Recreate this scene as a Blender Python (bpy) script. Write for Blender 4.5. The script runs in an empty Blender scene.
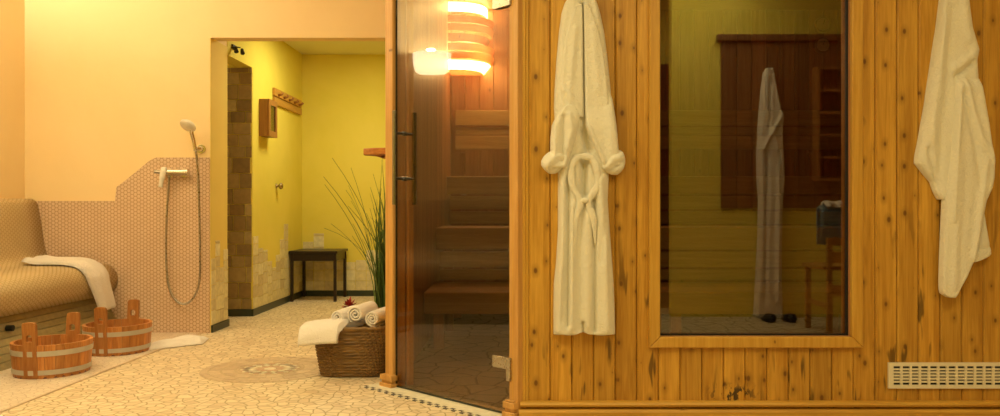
import bpy, math, random
from mathutils import Vector, Matrix
random.seed(7)
R = math.radians; PI = math.pi
scene = bpy.context.scene
COL = scene.collection
CX, CY, F, H = 520.0, 208.0, 830.0, 0.84

def P(px, py, Y):
    return ((px-CX)*Y/F, Y, H-(py-CY)*Y/F)

# ------------------------------------------------------------------ materials
MATS = {}
def lin(r, g, b):
    f = lambda c: (c/255/12.92) if c <= 10 else ((c/255+0.055)/1.055)**2.4
    return (f(r), f(g), f(b), 1)

class NT:
    def __init__(s, name):
        s.m = bpy.data.materials.new(name); s.m.use_nodes = True
        s.t = s.m.node_tree; s.t.nodes.clear()
        s.out = s.n('ShaderNodeOutputMaterial')
    def n(s, kind, **kw):
        nd = s.t.nodes.new(kind)
        for k, v in kw.items():
            if k.startswith('i_'):
                nd.inputs[k[2:].replace('_', ' ')].default_value = v
            else: setattr(nd, k, v)
        return nd
    def l(s, a, b): s.t.links.new(a, b)
    def inp(s, sock, v):
        if hasattr(v, 'is_output') or isinstance(v, bpy.types.NodeSocket): s.l(v, sock)
        else: sock.default_value = v
    def math(s, op, a, b=0.0, c=0.0, clamp=False):
        nd = s.n('ShaderNodeMath', operation=op, use_clamp=clamp)
        s.inp(nd.inputs[0], a); s.inp(nd.inputs[1], b); s.inp(nd.inputs[2], c)
        return nd.outputs[0]
    def mix(s, fac, a, b, blend='MIX'):
        nd = s.n('ShaderNodeMix', data_type='RGBA', blend_type=blend)
        s.inp(nd.inputs['Factor'], fac); s.inp(nd.inputs[6], a); s.inp(nd.inputs[7], b)
        return nd.outputs[2]
    def noise(s, vec, scale, detail=3, rough=0.5, dist=0.0):
        nd = s.n('ShaderNodeTexNoise'); s.l(vec, nd.inputs['Vector'])
        nd.inputs['Scale'].default_value = scale; nd.inputs['Detail'].default_value = detail
        nd.inputs['Roughness'].default_value = rough; nd.inputs['Distortion'].default_value = dist
        return nd.outputs['Fac']
    def mapr(s, v, a, b, c=0.0, d=1.0):
        nd = s.n('ShaderNodeMapRange'); s.inp(nd.inputs[0], v)
        for i, x in enumerate((a, b, c, d)): nd.inputs[i+1].default_value = x
        return nd.outputs[0]
    def mapping(s, vec, scale=(1, 1, 1), rot=(0, 0, 0), loc=(0, 0, 0)):
        nd = s.n('ShaderNodeMapping'); s.l(vec, nd.inputs[0])
        nd.inputs['Scale'].default_value = scale; nd.inputs['Rotation'].default_value = rot
        nd.inputs['Location'].default_value = loc
        return nd.outputs[0]
    def pos(s): return s.n('ShaderNodeNewGeometry').outputs['Position']
    def rnd(s): return s.n('ShaderNodeNewGeometry').outputs['Random Per Island']
    def bsdf(s, color, rough=0.6, metal=0.0, bump=None, bstr=0.3, bdist=0.01, spec=0.5, sheen=0.0):
        b = s.n('ShaderNodeBsdfPrincipled')
        s.inp(b.inputs['Base Color'], color); s.inp(b.inputs['Roughness'], rough)
        b.inputs['Metallic'].default_value = metal
        b.inputs['Specular IOR Level'].default_value = spec
        b.inputs['Sheen Weight'].default_value = sheen
        if bump is not None:
            bp = s.n('ShaderNodeBump'); bp.inputs['Strength'].default_value = bstr
            bp.inputs['Distance'].default_value = bdist
            s.l(bump, bp.inputs['Height']); s.l(bp.outputs[0], b.inputs['Normal'])
        s.l(b.outputs[0], s.out.inputs[0])
        return b

def plaster(name, c1, c2, scale=1.2):
    t = NT(name); p = t.pos()
    f = t.noise(p, scale, 5, 0.6, 0.4)
    f = t.mapr(f, 0.35, 0.65)
    g = t.noise(p, 60, 3)
    t.bsdf(t.mix(f, c1, c2), 0.75, bump=g, bstr=0.15, bdist=0.004, spec=0.25)
    return t.m

def wood(name, light, dark, axis='Z', knots=0.0, var=0.25, rough=0.45, grain=1.0, stain=0.0, spec=0.35):
    t = NT(name); p = t.pos(); rn = t.rnd()
    off = t.n('ShaderNodeCombineXYZ')
    t.l(t.math('MULTIPLY', rn, 13.7), off.inputs[0]); t.l(t.math('MULTIPLY', rn, 7.3), off.inputs[1])
    t.l(t.math('MULTIPLY', rn, 29.1), off.inputs[2])
    add = t.n('ShaderNodeVectorMath', operation='ADD'); t.l(p, add.inputs[0]); t.l(off.outputs[0], add.inputs[1])
    v = add.outputs[0]
    k = {'X': 0, 'Y': 1, 'Z': 2}[axis]
    sc = [1, 1, 1]; sc[k] = 0.05
    st = t.mapping(v, tuple(sc))
    knv = None
    if knots > 0:
        sx = t.n('ShaderNodeSeparateXYZ'); t.l(v, sx.inputs[0])
        cx_ = t.n('ShaderNodeCombineXYZ')
        if axis == 'X':
            t.l(t.math('ADD', sx.outputs[2], sx.outputs[1]), cx_.inputs[0]); t.l(t.math('MULTIPLY', sx.outputs[0], 0.62), cx_.inputs[1])
        else:
            t.l(t.math('ADD', sx.outputs[0], sx.outputs[1]), cx_.inputs[0]); t.l(t.math('MULTIPLY', sx.outputs[2], 0.62), cx_.inputs[1])
        kv = cx_.outputs[0]
        vo = t.n('ShaderNodeTexVoronoi', feature='F1', voronoi_dimensions='2D'); t.l(kv, vo.inputs['Vector']); vo.inputs['Scale'].default_value = 13.0
        sep = t.n('ShaderNodeSeparateColor'); t.l(vo.outputs['Color'], sep.inputs[0])
        rad = t.mapr(sep.outputs[0], 1-knots, 1.0, 0.02, 0.095)
        knv = t.math('SUBTRACT', rad, vo.outputs['Distance'])
        knf = t.math('MULTIPLY', t.mapr(knv, -0.02, 0.03), t.mapr(sep.outputs[0], 1-knots, 1-knots+0.02))
        halo = t.math('MULTIPLY', t.mapr(knv, -0.20, 0.0), t.mapr(sep.outputs[0], 1-knots, 1-knots+0.1))
    ring = t.noise(st, 34*grain, 4, 0.6, 0.8)
    fine = t.noise(st, 160*grain, 2, 0.5)
    f = t.mapr(ring, 0.35, 0.68)
    f = t.math('ADD', t.math('MULTIPLY', f, 0.8), t.math('MULTIPLY', t.mapr(fine, 0.35, 0.7), 0.35), clamp=True)
    big = t.noise(v, 2.2, 3)
    c = t.mix(f, light, dark)
    vr = t.math('ADD', t.math('MULTIPLY', rn, 2*var), t.math('MULTIPLY', big, var))
    vr = t.math('ADD', vr, 1-1.5*var)
    cc = t.n('ShaderNodeCombineColor'); [t.l(vr, cc.inputs[i]) for i in range(3)]
    c = t.mix(1.0, c, cc.outputs[0], 'MULTIPLY')
    if knots > 0:
        c = t.mix(t.math('MULTIPLY', halo, 0.5), c, tuple(x*0.55 for x in dark[:3])+(1,))
        c = t.mix(t.math('MULTIPLY', knf, 0.85), c, (dark[0]*.34, dark[1]*.26, dark[2]*.3, 1))
    if stain > 0:
        fs = t.mapping(p, (26, 26, 4.5)); fl = t.noise(fs, 1.0, 2, 0.6)
        area = t.noise(p, 1.7, 2); sepz = t.n('ShaderNodeSeparateXYZ'); t.l(p, sepz.inputs[0])
        lowz = t.mapr(sepz.outputs[2], 0.95, 0.45)
        m = t.math('MULTIPLY', t.mapr(fl, 0.62, 0.68), t.math('MULTIPLY', t.mapr(area, 0.42, 0.52), lowz))
        c = t.mix(t.math('MULTIPLY', m, stain), c, tuple(x*0.2 for x in dark[:3])+(1,))
        # mould specks just above the skirting
        ms = t.noise(t.mapping(p, (1, 1, .55)), 40, 3, 0.7)
        dx = t.math('ABSOLUTE', t.math('SUBTRACT', sepz.outputs[0], 0.85))
        dz = t.math('ABSOLUTE', t.math('SUBTRACT', sepz.outputs[2], 0.085))
        mm = t.math('MULTIPLY', t.mapr(dx, 0.12, 0.05), t.mapr(dz, 0.06, 0.03))
        c = t.mix(t.math('MULTIPLY', t.math('MULTIPLY', mm, t.mapr(ms, 0.50, 0.56)), 0.9), c, (0.02, 0.014, 0.01, 1))
    t.bsdf(c, rough, bump=f, bstr=0.12, bdist=0.002, spec=spec)
    return t.m

def terry(name, c1, c2, scale=420):
    t = NT(name); p = t.pos()
    a = t.noise(p, scale, 3, 0.6); b = t.noise(p, 60, 3)
    h = t.math('ADD', t.math('ADD', a, t.math('MULTIPLY', b, 1.5)), t.math('MULTIPLY', t.noise(p, 170, 2), 1.3))
    t.bsdf(t.mix(t.mapr(a, 0.3, 0.7), c1, c2), 0.95, bump=h, bstr=0.7, bdist=0.005, spec=0.1, sheen=0.25)
    return t.m

def metal(name, col, rough=0.3):
    t = NT(name); g = t.noise(t.pos(), 90, 2)
    t.bsdf(col, t.mapr(g, 0.3, 0.7, rough*0.8, rough*1.2), metal=1.0); return t.m

def plain(name, col, rough=0.6, var=0.12, scale=25, spec=0.4):
    t = NT(name); f = t.mapr(t.noise(t.pos(), scale, 3), 0.3, 0.7)
    t.bsdf(t.mix(f, col, tuple(x*(1-var) for x in col[:3])+(1,)), rough, bump=f, bstr=0.08, bdist=0.002, spec=spec); return t.m

def island(name, cols, rough=0.5, bump=True):
    t = NT(name); r = t.rnd()
    cr = t.n('ShaderNodeValToRGB'); t.l(r, cr.inputs[0]); e = cr.color_ramp.elements
    cr.color_ramp.interpolation = 'LINEAR'
    e[0].color = cols[0]; e[0].position = 0; e[1].color = cols[-1]; e[1].position = 1
    for i, c in enumerate(cols[1:-1]):
        x = e.new((i+1)/(len(cols)-1)); x.color = c
    n = t.noise(t.pos(), 30, 4)
    g = t.mapr(n, 0.3, 0.7, 0.85, 1.1)
    cc = t.n('ShaderNodeCombineColor'); [t.l(g, cc.inputs[i]) for i in range(3)]
    t.bsdf(t.mix(1.0, cr.outputs[0], cc.outputs[0], 'MULTIPLY'), rough, bump=n, bstr=0.2, bdist=0.003)
    return t.m

def penny(name, tile, grout, pitch=0.029, tile2=None):
    t = NT(name)
    uv = t.n('ShaderNodeTexCoord').outputs['UV']
    dists = []
    pu, pv = pitch*0.866*2, pitch
    for off in (0.0, 0.5):
        m = t.mapping(uv, (1/pu, 1/pv, 1), loc=(off, off, 0))
        fr = t.n('ShaderNodeVectorMath', operation='FRACTION'); t.l(m, fr.inputs[0])
        sb = t.n('ShaderNodeVectorMath', operation='SUBTRACT'); t.l(fr.outputs[0], sb.inputs[0]); sb.inputs[1].default_value = (0.5, 0.5, 0)
        mu = t.n('ShaderNodeVectorMath', operation='MULTIPLY'); t.l(sb.outputs[0], mu.inputs[0]); mu.inputs[1].default_value = (pu, pv, 0)
        ln = t.n('ShaderNodeVectorMath', operation='LENGTH'); t.l(mu.outputs[0], ln.inputs[0])
        dists.append(ln.outputs['Value'])
    d = t.math('MINIMUM', dists[0], dists[1])
    f = t.mapr(d, pitch*0.36, pitch*0.46)
    n = t.noise(uv, 9, 3)
    tl = t.mix(t.mapr(n, 0.3, 0.7), tile, tile2 or tile)
    t.bsdf(t.mix(f, tl, grout), t.mapr(f, 0, 1, 0.3, 0.8), bump=t.math('SUBTRACT', 1, f), bstr=0.5, bdist=0.002, spec=0.4)
    return t.m

def paving(name, scale, cols, grout, edge=0.05, rough=0.45, stretch=(1, 1, 1)):
    t = NT(name); p = t.pos()
    wob = t.n('ShaderNodeTexNoise'); t.l(p, wob.inputs['Vector']); wob.inputs['Scale'].default_value = 5
    wv = t.n('ShaderNodeVectorMath', operation='SCALE'); t.l(wob.outputs['Color'], wv.inputs[0]); wv.inputs['Scale'].default_value = 0.06
    ad = t.n('ShaderNodeVectorMath', operation='ADD'); t.l(p, ad.inputs[0]); t.l(wv.outputs[0], ad.inputs[1])
    v = t.mapping(ad.outputs[0], stretch)
    a = t.n('ShaderNodeTexVoronoi', feature='DISTANCE_TO_EDGE', voronoi_dimensions='2D'); t.l(v, a.inputs['Vector']); a.inputs['Scale'].default_value = scale
    b = t.n('ShaderNodeTexVoronoi', feature='F1', voronoi_dimensions='2D'); t.l(v, b.inputs['Vector']); b.inputs['Scale'].default_value = scale
    sep = t.n('ShaderNodeSeparateColor'); t.l(b.outputs['Color'], sep.inputs[0])
    cr = t.n('ShaderNodeValToRGB'); t.l(sep.outputs[0], cr.inputs[0]); e = cr.color_ramp.elements
    e[0].color = cols[0]; e[1].color = cols[-1]
    for i, c in enumerate(cols[1:-1]):
        x = e.new((i+1)/(len(cols)-1)); x.color = c
    f = t.mapr(a.outputs['Distance'], edge*0.5, edge)
    n = t.noise(p, 18, 4)
    c = t.mix(f, grout, cr.outputs[0])
    c = t.mix(t.math('MULTIPLY', t.mapr(n, 0.35, 0.7), 0.25), c, tuple(x*0.6 for x in cols[0][:3])+(1,))
    t.bsdf(c, t.mapr(f, 0, 1, 0.8, rough), bump=f, bstr=0.5, bdist=0.003, spec=0.4)
    return t.m

def glass(name, tint, refl=0.1, k=1.0):
    t = NT(name)
    tr = t.n('ShaderNodeBsdfTransparent'); tr.inputs[0].default_value = tint
    gl = t.n('ShaderNodeBsdfGlossy'); gl.inputs['Roughness'].default_value = 0.0
    gl.inputs['Color'].default_value = (1, 1, 1, 1)
    lw = t.n('ShaderNodeLayerWeight'); lw.inputs[0].default_value = 0.5
    f = t.math('POWER', lw.outputs['Facing'], 5.0)
    f = t.math('ADD', t.math('MULTIPLY', f, k), refl, clamp=True)
    mx = t.n('ShaderNodeMixShader'); t.l(f, mx.inputs[0]); t.l(tr.outputs[0], mx.inputs[1]); t.l(gl.outputs[0], mx.inputs[2])
    t.l(mx.outputs[0], t.out.inputs[0]); return t.m

def emit(name, col, st):
    t = NT(name); e = t.n('ShaderNodeEmission'); e.inputs[0].default_value = col; e.inputs[1].default_value = st
    t.l(e.outputs[0], t.out.inputs[0]); return t.m

M = dict(
  apricot=plaster('apricot_plaster', (0.83, 0.65, 0.355, 1), (0.87, 0.70, 0.41, 1), 1.1),
  yellow=plaster('yellow_plaster', (0.70, 0.60, 0.085, 1), (0.76, 0.65, 0.125, 1), 1.3),
  ceil=plaster('ceiling_plaster', (0.85, 0.78, 0.6, 1), (0.88, 0.82, 0.66, 1)),
  ceil_in=plaster('inner_ceiling_plaster', (0.72, 0.70, 0.40, 1), (0.75, 0.73, 0.45, 1)),
  pine=wood('knotty_pine', (0.58, 0.325, 0.05, 1), (0.37, 0.175, 0.018, 1), 'Z', knots=0.62, var=0.15, stain=0.8),
  pine_x=wood('pine_moulding', (0.60, 0.35, 0.06, 1), (0.42, 0.21, 0.025, 1), 'X', knots=0.10, var=0.10),
  pine_t=wood('pine_trim', (0.60, 0.35, 0.06, 1), (0.46, 0.235, 0.03, 1), 'Z', knots=0.08, var=0.06),
  post=wood('door_post_pine', (0.60, 0.34, 0.11, 1), (0.46, 0.23, 0.055, 1), 'Z', knots=0.05, var=0.06),
  lining=wood('sauna_lining', (0.50, 0.25, 0.11, 1), (0.36, 0.15, 0.06, 1), 'Z', knots=0.08, var=0.2),
  bench=wood('sauna_bench_wood', (0.58, 0.40, 0.17, 1), (0.44, 0.28, 0.10, 1), 'X', knots=0.0, var=0.15),
  shade=wood('lamp_slat_wood', (0.75, 0.45, 0.22, 1), (0.62, 0.32, 0.14, 1), 'X', var=0.1),
  dark=wood('dark_furniture_wood', (0.030, 0.017, 0.012, 1), (0.015, 0.009, 0.007, 1), 'X', var=0.1, rough=0.35),
  redw=wood('reddish_panel_wood', (0.24, 0.12, 0.04, 1), (0.16, 0.07, 0.025, 1), 'Z', var=0.15),
  honey=wood('honey_wood', (0.55, 0.30, 0.06, 1), (0.42, 0.20, 0.035, 1), 'Y', var=0.1),
  brown=wood('brown_cabinet_wood', (0.36, 0.17, 0.045, 1), (0.26, 0.11, 0.025, 1), 'Z', var=0.05),
  orange=wood('rustic_orange_wood', (0.55, 0.22, 0.04, 1), (0.30, 0.09, 0.015, 1), 'X', knots=0.2, var=0.1),
  stave=wood('tub_stave_wood', (0.56, 0.25, 0.075, 1), (0.36, 0.13, 0.03, 1), 'Z', var=0.2, grain=1.2),
  penny=penny('penny_tile_wall', (0.70, 0.52, 0.37, 1), (0.46, 0.31, 0.20, 1), 0.0255, (0.64, 0.46, 0.32, 1)),
  penny_b=penny('penny_tile_bench', (0.55, 0.42, 0.23, 1), (0.43, 0.32, 0.16, 1), 0.0255, (0.50, 0.38, 0.20, 1)),
  floor=paving('cream_stone_paving', 21.0, [lin(222,200,166), lin(236,217,187), lin(226,208,178), lin(212,186,152)], (0.46, 0.36, 0.21, 1), 0.085),
  floor_sh=paving('shower_floor_mosaic', 30, [(0.72, 0.60, 0.46, 1), (0.80, 0.68, 0.54, 1)], (0.55, 0.42, 0.32, 1), 0.06),
  floor_sa=paving('sauna_floor_stone', 7, [(0.30, 0.25, 0.16, 1), (0.36, 0.30, 0.2, 1)], (0.18, 0.14, 0.08, 1), 0.05, 0.35),
  stone=island('wall_stone_tiles', [(0.68, 0.60, 0.32, 1), (0.76, 0.69, 0.42, 1), (0.60, 0.50, 0.28, 1), (0.78, 0.72, 0.46, 1)]),
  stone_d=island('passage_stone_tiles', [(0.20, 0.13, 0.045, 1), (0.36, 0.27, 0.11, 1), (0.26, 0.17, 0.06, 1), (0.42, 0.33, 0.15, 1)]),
  skirt=plain('dark_green_skirting_stone', (0.035, 0.045, 0.028, 1), 0.35),
  mosaic_l=island('light_mosaic', [(0.74, 0.67, 0.50, 1), (0.80, 0.74, 0.60, 1)]),
  mosaic_p=island('pink_mosaic', [(0.56, 0.42, 0.28, 1), (0.64, 0.50, 0.35, 1), (0.50, 0.36, 0.24, 1)]),
  mosaic_g=island('grey_mosaic', [(0.54, 0.35, 0.24, 1), (0.60, 0.42, 0.29, 1)]),
  mosaic_d=island('dark_mosaic', [(0.05, 0.045, 0.04, 1), (0.10, 0.085, 0.07, 1)]),
  chrome=metal('chrome', (0.72, 0.68, 0.60, 1), 0.18),
  steel=metal('brushed_steel', (0.42, 0.39, 0.34, 1), 0.30),
  band=plain('galvanised_band', (0.50, 0.46, 0.40, 1), 0.4, spec=0.7),
  cream=plain('cream_metal', (0.72, 0.66, 0.52, 1), 0.45, var=0.04),
  black=plain('black_rubber', (0.012, 0.011, 0.010, 1), 0.5),
  robe=terry('robe_terry', (0.78, 0.74, 0.62, 1), (0.84, 0.80, 0.68, 1)),
  towel=terry('towel_terry', (0.86, 0.80, 0.76, 1), (0.91, 0.87, 0.84, 1)),
  robe_w=terry('white_robe_terry', (0.80, 0.74, 0.66, 1), (0.86, 0.80, 0.72, 1)),
  blue=terry('blue_towel_terry', (0.10, 0.22, 0.36, 1), (0.14, 0.28, 0.42, 1)),
  wicker=wood('wicker', (0.27, 0.155, 0.05, 1), (0.13, 0.07, 0.022, 1), 'X', var=0.1, grain=2),
  red=plain('dark_red_petals', (0.30, 0.02, 0.015, 1), 0.6),
  leaf=island('reed_leaves', [(0.05, 0.10, 0.02, 1), (0.10, 0.17, 0.03, 1), (0.03, 0.07, 0.02, 1)], 0.45),
  clay=plain('terracotta', (0.42, 0.20, 0.10, 1), 0.7),
  soil=plain('soil', (0.05, 0.03, 0.02, 1), 0.9),
  glass=glass('bronze_door_glass', (0.80, 0.71, 0.53, 1), 0.05, 0.9),
  wglass=glass('smoked_window_glass', (0.76, 0.70, 0.56, 1), 0.09, 0.9),
  smallglass=glass('cabinet_glass', (0.6, 0.6, 0.45, 1), 0.05),
  white=plain('white_plastic', (0.80, 0.78, 0.72, 1), 0.35),
  lamp=emit('lamp_diffuser', (1.0, 0.72, 0.40, 1), 22),
  bowl=emit('frosted_sconce_bowl', (1.0, 0.78, 0.52, 1), 11),
  bulb=emit('sconce_bulb', (1.0, 0.76, 0.45, 1), 60),
  down=emit('downlight_disc', (1.0, 0.82, 0.55, 1), 12),
)

# ------------------------------------------------------------------ mesh builder
ROOTM = {}
def tag(o, label=None, cat=None, group=None, kind=None):
    if label: o['label'] = label
    if cat: o['category'] = cat
    if group: o['group'] = group
    if kind: o['kind'] = kind
    return o
def thing(name, loc, label=None, cat=None, group=None, kind=None, rz=0.0):
    o = bpy.data.objects.new(name, None); COL.objects.link(o)
    o.location = loc; o.rotation_euler = (0, 0, rz); o.empty_display_size = 0.1
    ROOTM[o.name] = Matrix.Translation(Vector(loc)) @ Matrix.Rotation(rz, 4, 'Z')
    return tag(o, label, cat, group, kind)

class MB:
    def __init__(s): s.v = []; s.f = []; s.uv = []
    def add(s, vs, fs, uvs=None):
        b = len(s.v); s.v += [tuple(v) for v in vs]
        s.f += [tuple(i+b for i in f) for f in fs]
        s.uv += (uvs if uvs else [None]*len(vs))
        return s
    def box(s, x0, x1, y0, y1, z0, z1):
        vs = [(x, y, z) for x in (x0, x1) for y in (y0, y1) for z in (z0, z1)]
        return s.add(vs, [(0,1,3,2), (4,6,7,5), (0,4,5,1), (2,3,7,6), (0,2,6,4), (1,5,7,3)])
    def obox(s, o, a, b, c):
        "box from origin o with edge vectors a, b, c"
        o, a, b, c = map(Vector, (o, a, b, c))
        vs = [o+i*a+j*b+k*c for i in (0, 1) for j in (0, 1) for k in (0, 1)]
        return s.add(vs, [(0,1,3,2), (4,6,7,5), (0,4,5,1), (2,3,7,6), (0,2,6,4), (1,5,7,3)])
    def prism(s, poly, ax, a0, a1):
        "poly: 2d list in the other two axes; extruded on axis ax from a0 to a1"
        def mk(p, a):
            q = list(p); q.insert(ax, a); return tuple(q)
        n = len(poly); vs = [mk(p, a0) for p in poly]+[mk(p, a1) for p in poly]
        fs = [(i, (i+1) % n, n+(i+1) % n, n+i) for i in range(n)]+[tuple(range(n))[::-1], tuple(range(n, 2*n))]
        return s.add(vs, fs)
    def tube(s, pts, r, n=10, cap=True, flat=None):
        pts = [Vector(p) for p in pts]; m = len(pts)
        rr = r if isinstance(r, (list, tuple)) else [r]*m
        up = None; rings = []
        for i, p in enumerate(pts):
            d = (pts[min(i+1, m-1)]-pts[max(i-1, 0)]).normalized()
            if up is None:
                up = Vector((0, 0, 1)) if abs(d.z) < 0.9 else Vector((0, 1, 0))
            a = d.cross(up).normalized(); up = a.cross(d).normalized()
            rings.append([p+(a*math.cos(2*PI*k/n)*(flat[0] if flat else 1)+up*math.sin(2*PI*k/n)*(flat[1] if flat else 1))*rr[i] for k in range(n)])
        vs = [v for g in rings for v in g]; fs = []
        for i in range(m-1):
            for k in range(n):
                fs.append((i*n+k, i*n+(k+1) % n, (i+1)*n+(k+1) % n, (i+1)*n+k))
        if cap: fs += [tuple(range(n))[::-1], tuple((m-1)*n+k for k in range(n))]
        return s.add(vs, fs)
    def lathe(s, prof, c=(0, 0, 0), n=32, ax='Z', sy=1.0, a0=0.0, a1=2*PI):
        full = abs(a1-a0-2*PI) < 1e-6; cnt = n if full else n+1
        vs = []
        for r, z in prof:
            for k in range(cnt):
                a = a0+(a1-a0)*k/n; x, y = r*math.cos(a), r*math.sin(a)*sy
                v = {'Z': (x, y, z), 'Y': (x, z, y), 'X': (z, x, y)}[ax]
                vs.append((v[0]+c[0], v[1]+c[1], v[2]+c[2]))
        fs = []
        for i in range(len(prof)-1):
            for k in range(n):
                k2 = (k+1) % cnt
                fs.append((i*cnt+k, i*cnt+k2, (i+1)*cnt+k2, (i+1)*cnt+k))
        return s.add(vs, fs)
    def sphere(s, c, r, n=12, m=8):
        rx, ry, rz = (r, r, r) if not isinstance(r, (tuple, list)) else r
        vs = []
        for i in range(m+1):
            t = PI*i/m
            for k in range(n):
                a = 2*PI*k/n
                vs.append((c[0]+rx*math.sin(t)*math.cos(a), c[1]+ry*math.sin(t)*math.sin(a), c[2]+rz*math.cos(t)))
        fs = [(i*n+k, i*n+(k+1) % n, (i+1)*n+(k+1) % n, (i+1)*n+k) for i in range(m) for k in range(n)]
        return s.add(vs, fs)
    def build(s, name, mat, parent=None, smooth=False, bevel=0.0, subd=0, merge=False, seg=2):
        me = bpy.data.meshes.new(name)
        vs = s.v
        if parent is not None:
            top = parent
            while top.parent is not None: top = top.parent
            inv = ROOTM.get(top.name, Matrix.Identity(4)).inverted()
            vs = [tuple(inv @ Vector(v)) for v in vs]
        me.from_pydata(vs, [], s.f)
        if any(u is not None for u in s.uv):
            l = me.uv_layers.new(name='UVMap')
            for lp in me.loops:
                u = s.uv[lp.vertex_index]
                l.data[lp.index].uv = u if u else (0, 0)
        import bmesh
        bm = bmesh.new(); bm.from_mesh(me)
        if merge: bmesh.ops.remove_doubles(bm, verts=bm.verts, dist=1e-5)
        bmesh.ops.dissolve_degenerate(bm, dist=1e-6, edges=bm.edges)
        bmesh.ops.recalc_face_normals(bm, faces=bm.faces)
        bm.to_mesh(me); bm.free()
        me.materials.append(mat)
        if smooth:
            for p in me.polygons: p.use_smooth = True
        o = bpy.data.objects.new(name, me); COL.objects.link(o)
        if parent is not None: o.parent = parent
        else: ROOTM[o.name] = Matrix.Identity(4)
        if bevel > 0:
            b = o.modifiers.new('b', 'BEVEL'); b.width = bevel; b.segments = seg; b.limit_method = 'ANGLE'
            b.angle_limit = R(35)
        if subd:
            b = o.modifiers.new('s', 'SUBSURF'); b.levels = subd; b.render_levels = subd
        return o
def struct(mb, name, mat, **k):
    return tag(mb.build(name, mat, **k), kind='structure')

def lerp_rows(rows, y):
    if y <= rows[0][0]: return rows[0][1:]
    for a, b in zip(rows, rows[1:]):
        if a[0] <= y <= b[0]:
            t = (y-a[0])/(b[0]-a[0]+1e-9); t2 = t
            return tuple(a[i]+(b[i]-a[i])*t2 for i in range(1, len(a)))
    return rows[-1][1:]
def catmull(pts, n=8):
    out = []
    P_ = [pts[0]]+list(pts)+[pts[-1]]
    for i in range(1, len(P_)-2):
        p0, p1, p2, p3 = P_[i-1:i+3]
        for k in range(n):
            t = k/n
            out.append(tuple(0.5*((2*b)+(-a+c)*t+(2*a-5*b+4*c-d)*t*t+(-a+3*b-3*c+d)*t**3) for a, b, c, d in zip(p0, p1, p2, p3)))
    out.append(tuple(pts[-1])); return out
def polyd(pl, x, y):
    best = 1e9
    for (ax, ay), (bx, by) in zip(pl, pl[1:]):
        dx, dy = bx-ax, by-ay; t = max(0, min(1, ((x-ax)*dx+(y-ay)*dy)/(dx*dx+dy*dy+1e-9)))
        best = min(best, math.hypot(x-ax-dx*t, y-ay-dy*t))
    return best
def relief(name, rows, Yb, thick, mat, parent, folds=(), D=3.305, facing=-1, edge=0.14, sway=0.0, ph=0.0, step=1.4, hem=None, endr=0.0, taper=0.0):
    "a hanging piece of cloth: outline rows (py, xl, xr), rounded to a real thickness, with folds"
    y0, y1 = rows[0][0], rows[-1][0]
    nv = max(6, int((y1-y0)/2.0)); wmax = max(r[2]-r[1] for r in rows); nu = max(8, int(wmax/step))
    vf, vb = [], []
    for j in range(nv+1):
        y = y0+(y1-y0)*j/nv; xl, xr = lerp_rows(rows, y)
        for i in range(nu+1):
            u = i/nu; x = xl+(xr-xl)*u
            t = 1-abs(2*u-1); e = min(1, t/(2*edge)); d = thick*math.sqrt(max(0, 1-(1-e)**2))
            if endr > 0:
                q = min(1, min(y-y0, y1-y)/endr); d *= math.sqrt(max(0, 1-(1-q)**2))
            if taper > 0: d *= min(1, .04+(y-y0)/taper)
            s_ = min(1, t/0.2)
            for pl, amp, w in folds:
                dd = polyd(pl, x, y)
                if dd < 3*w: d += 1.3*amp*math.exp(-(dd/w)**2)*s_
            d += sway*math.sin(x*0.55+math.sin(y*0.03+ph)*1.4+ph)*s_
            d = max(d, 0.002 if 0 < i < nu else 0.0)
            yy = y+(hem(x) if hem and j == nv else 0)
            X = (x-CX)*D/F; Z = H-(yy-CY)*D/F
            vf.append((X, Yb+facing*d, Z)); vb.append((X, Yb-facing*0.001, Z))
    n = nu+1; N = len(vf); fs = []
    for j in range(nv):
        for i in range(nu):
            a = j*n+i; fs.append((a, a+1, a+n+1, a+n)); fs.append((N+a, N+a+n, N+a+n+1, N+a+1))
    per = [i for i in range(n)]+[j*n+nu for j in range(1, nv+1)]+[nv*n+i for i in range(nu-1, -1, -1)]+[j*n for j in range(nv-1, 0, -1)]
    for a, b in zip(per, per[1:]+per[:1]): fs.append((a, b, N+b, N+a))
    mb = MB(); mb.add(vf+vb, fs)
    return mb.build(name, mat, parent, smooth=True)

# ================================================================== SETTING
D1 = 3.32
mb = MB().box(-3.45, 3.45, -0.6, 8.1, -0.10, 0.0)
struct(mb, 'floor', M['floor'])
mb = MB().box(-3.33, -2.14, 2.2, 5.58, 0.0, 0.004)
struct(mb, 'floor_shower', M['floor_sh'])
# dark joint line between the two floors
mb = MB(); 
mb.box(-2.143, -2.128, 2.2, 5.57, 0.0, 0.005); struct(mb, 'trim_1', M['mosaic_p'])

# left wall, back (shower) wall with its header over the passage, rear wall, right wall, ceilings
struct(MB().box(-3.45, -3.33, -0.6, 8.1, 0, 2.62), 'wall_left', M['apricot'])
mb = MB().box(-3.33, -2.084, 5.58, 5.90, 0, 2.62).box(-2.084, -0.62, 5.58, 5.70, 1.985, 2.62)
struct(mb, 'wall_back', M['apricot'])
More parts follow.
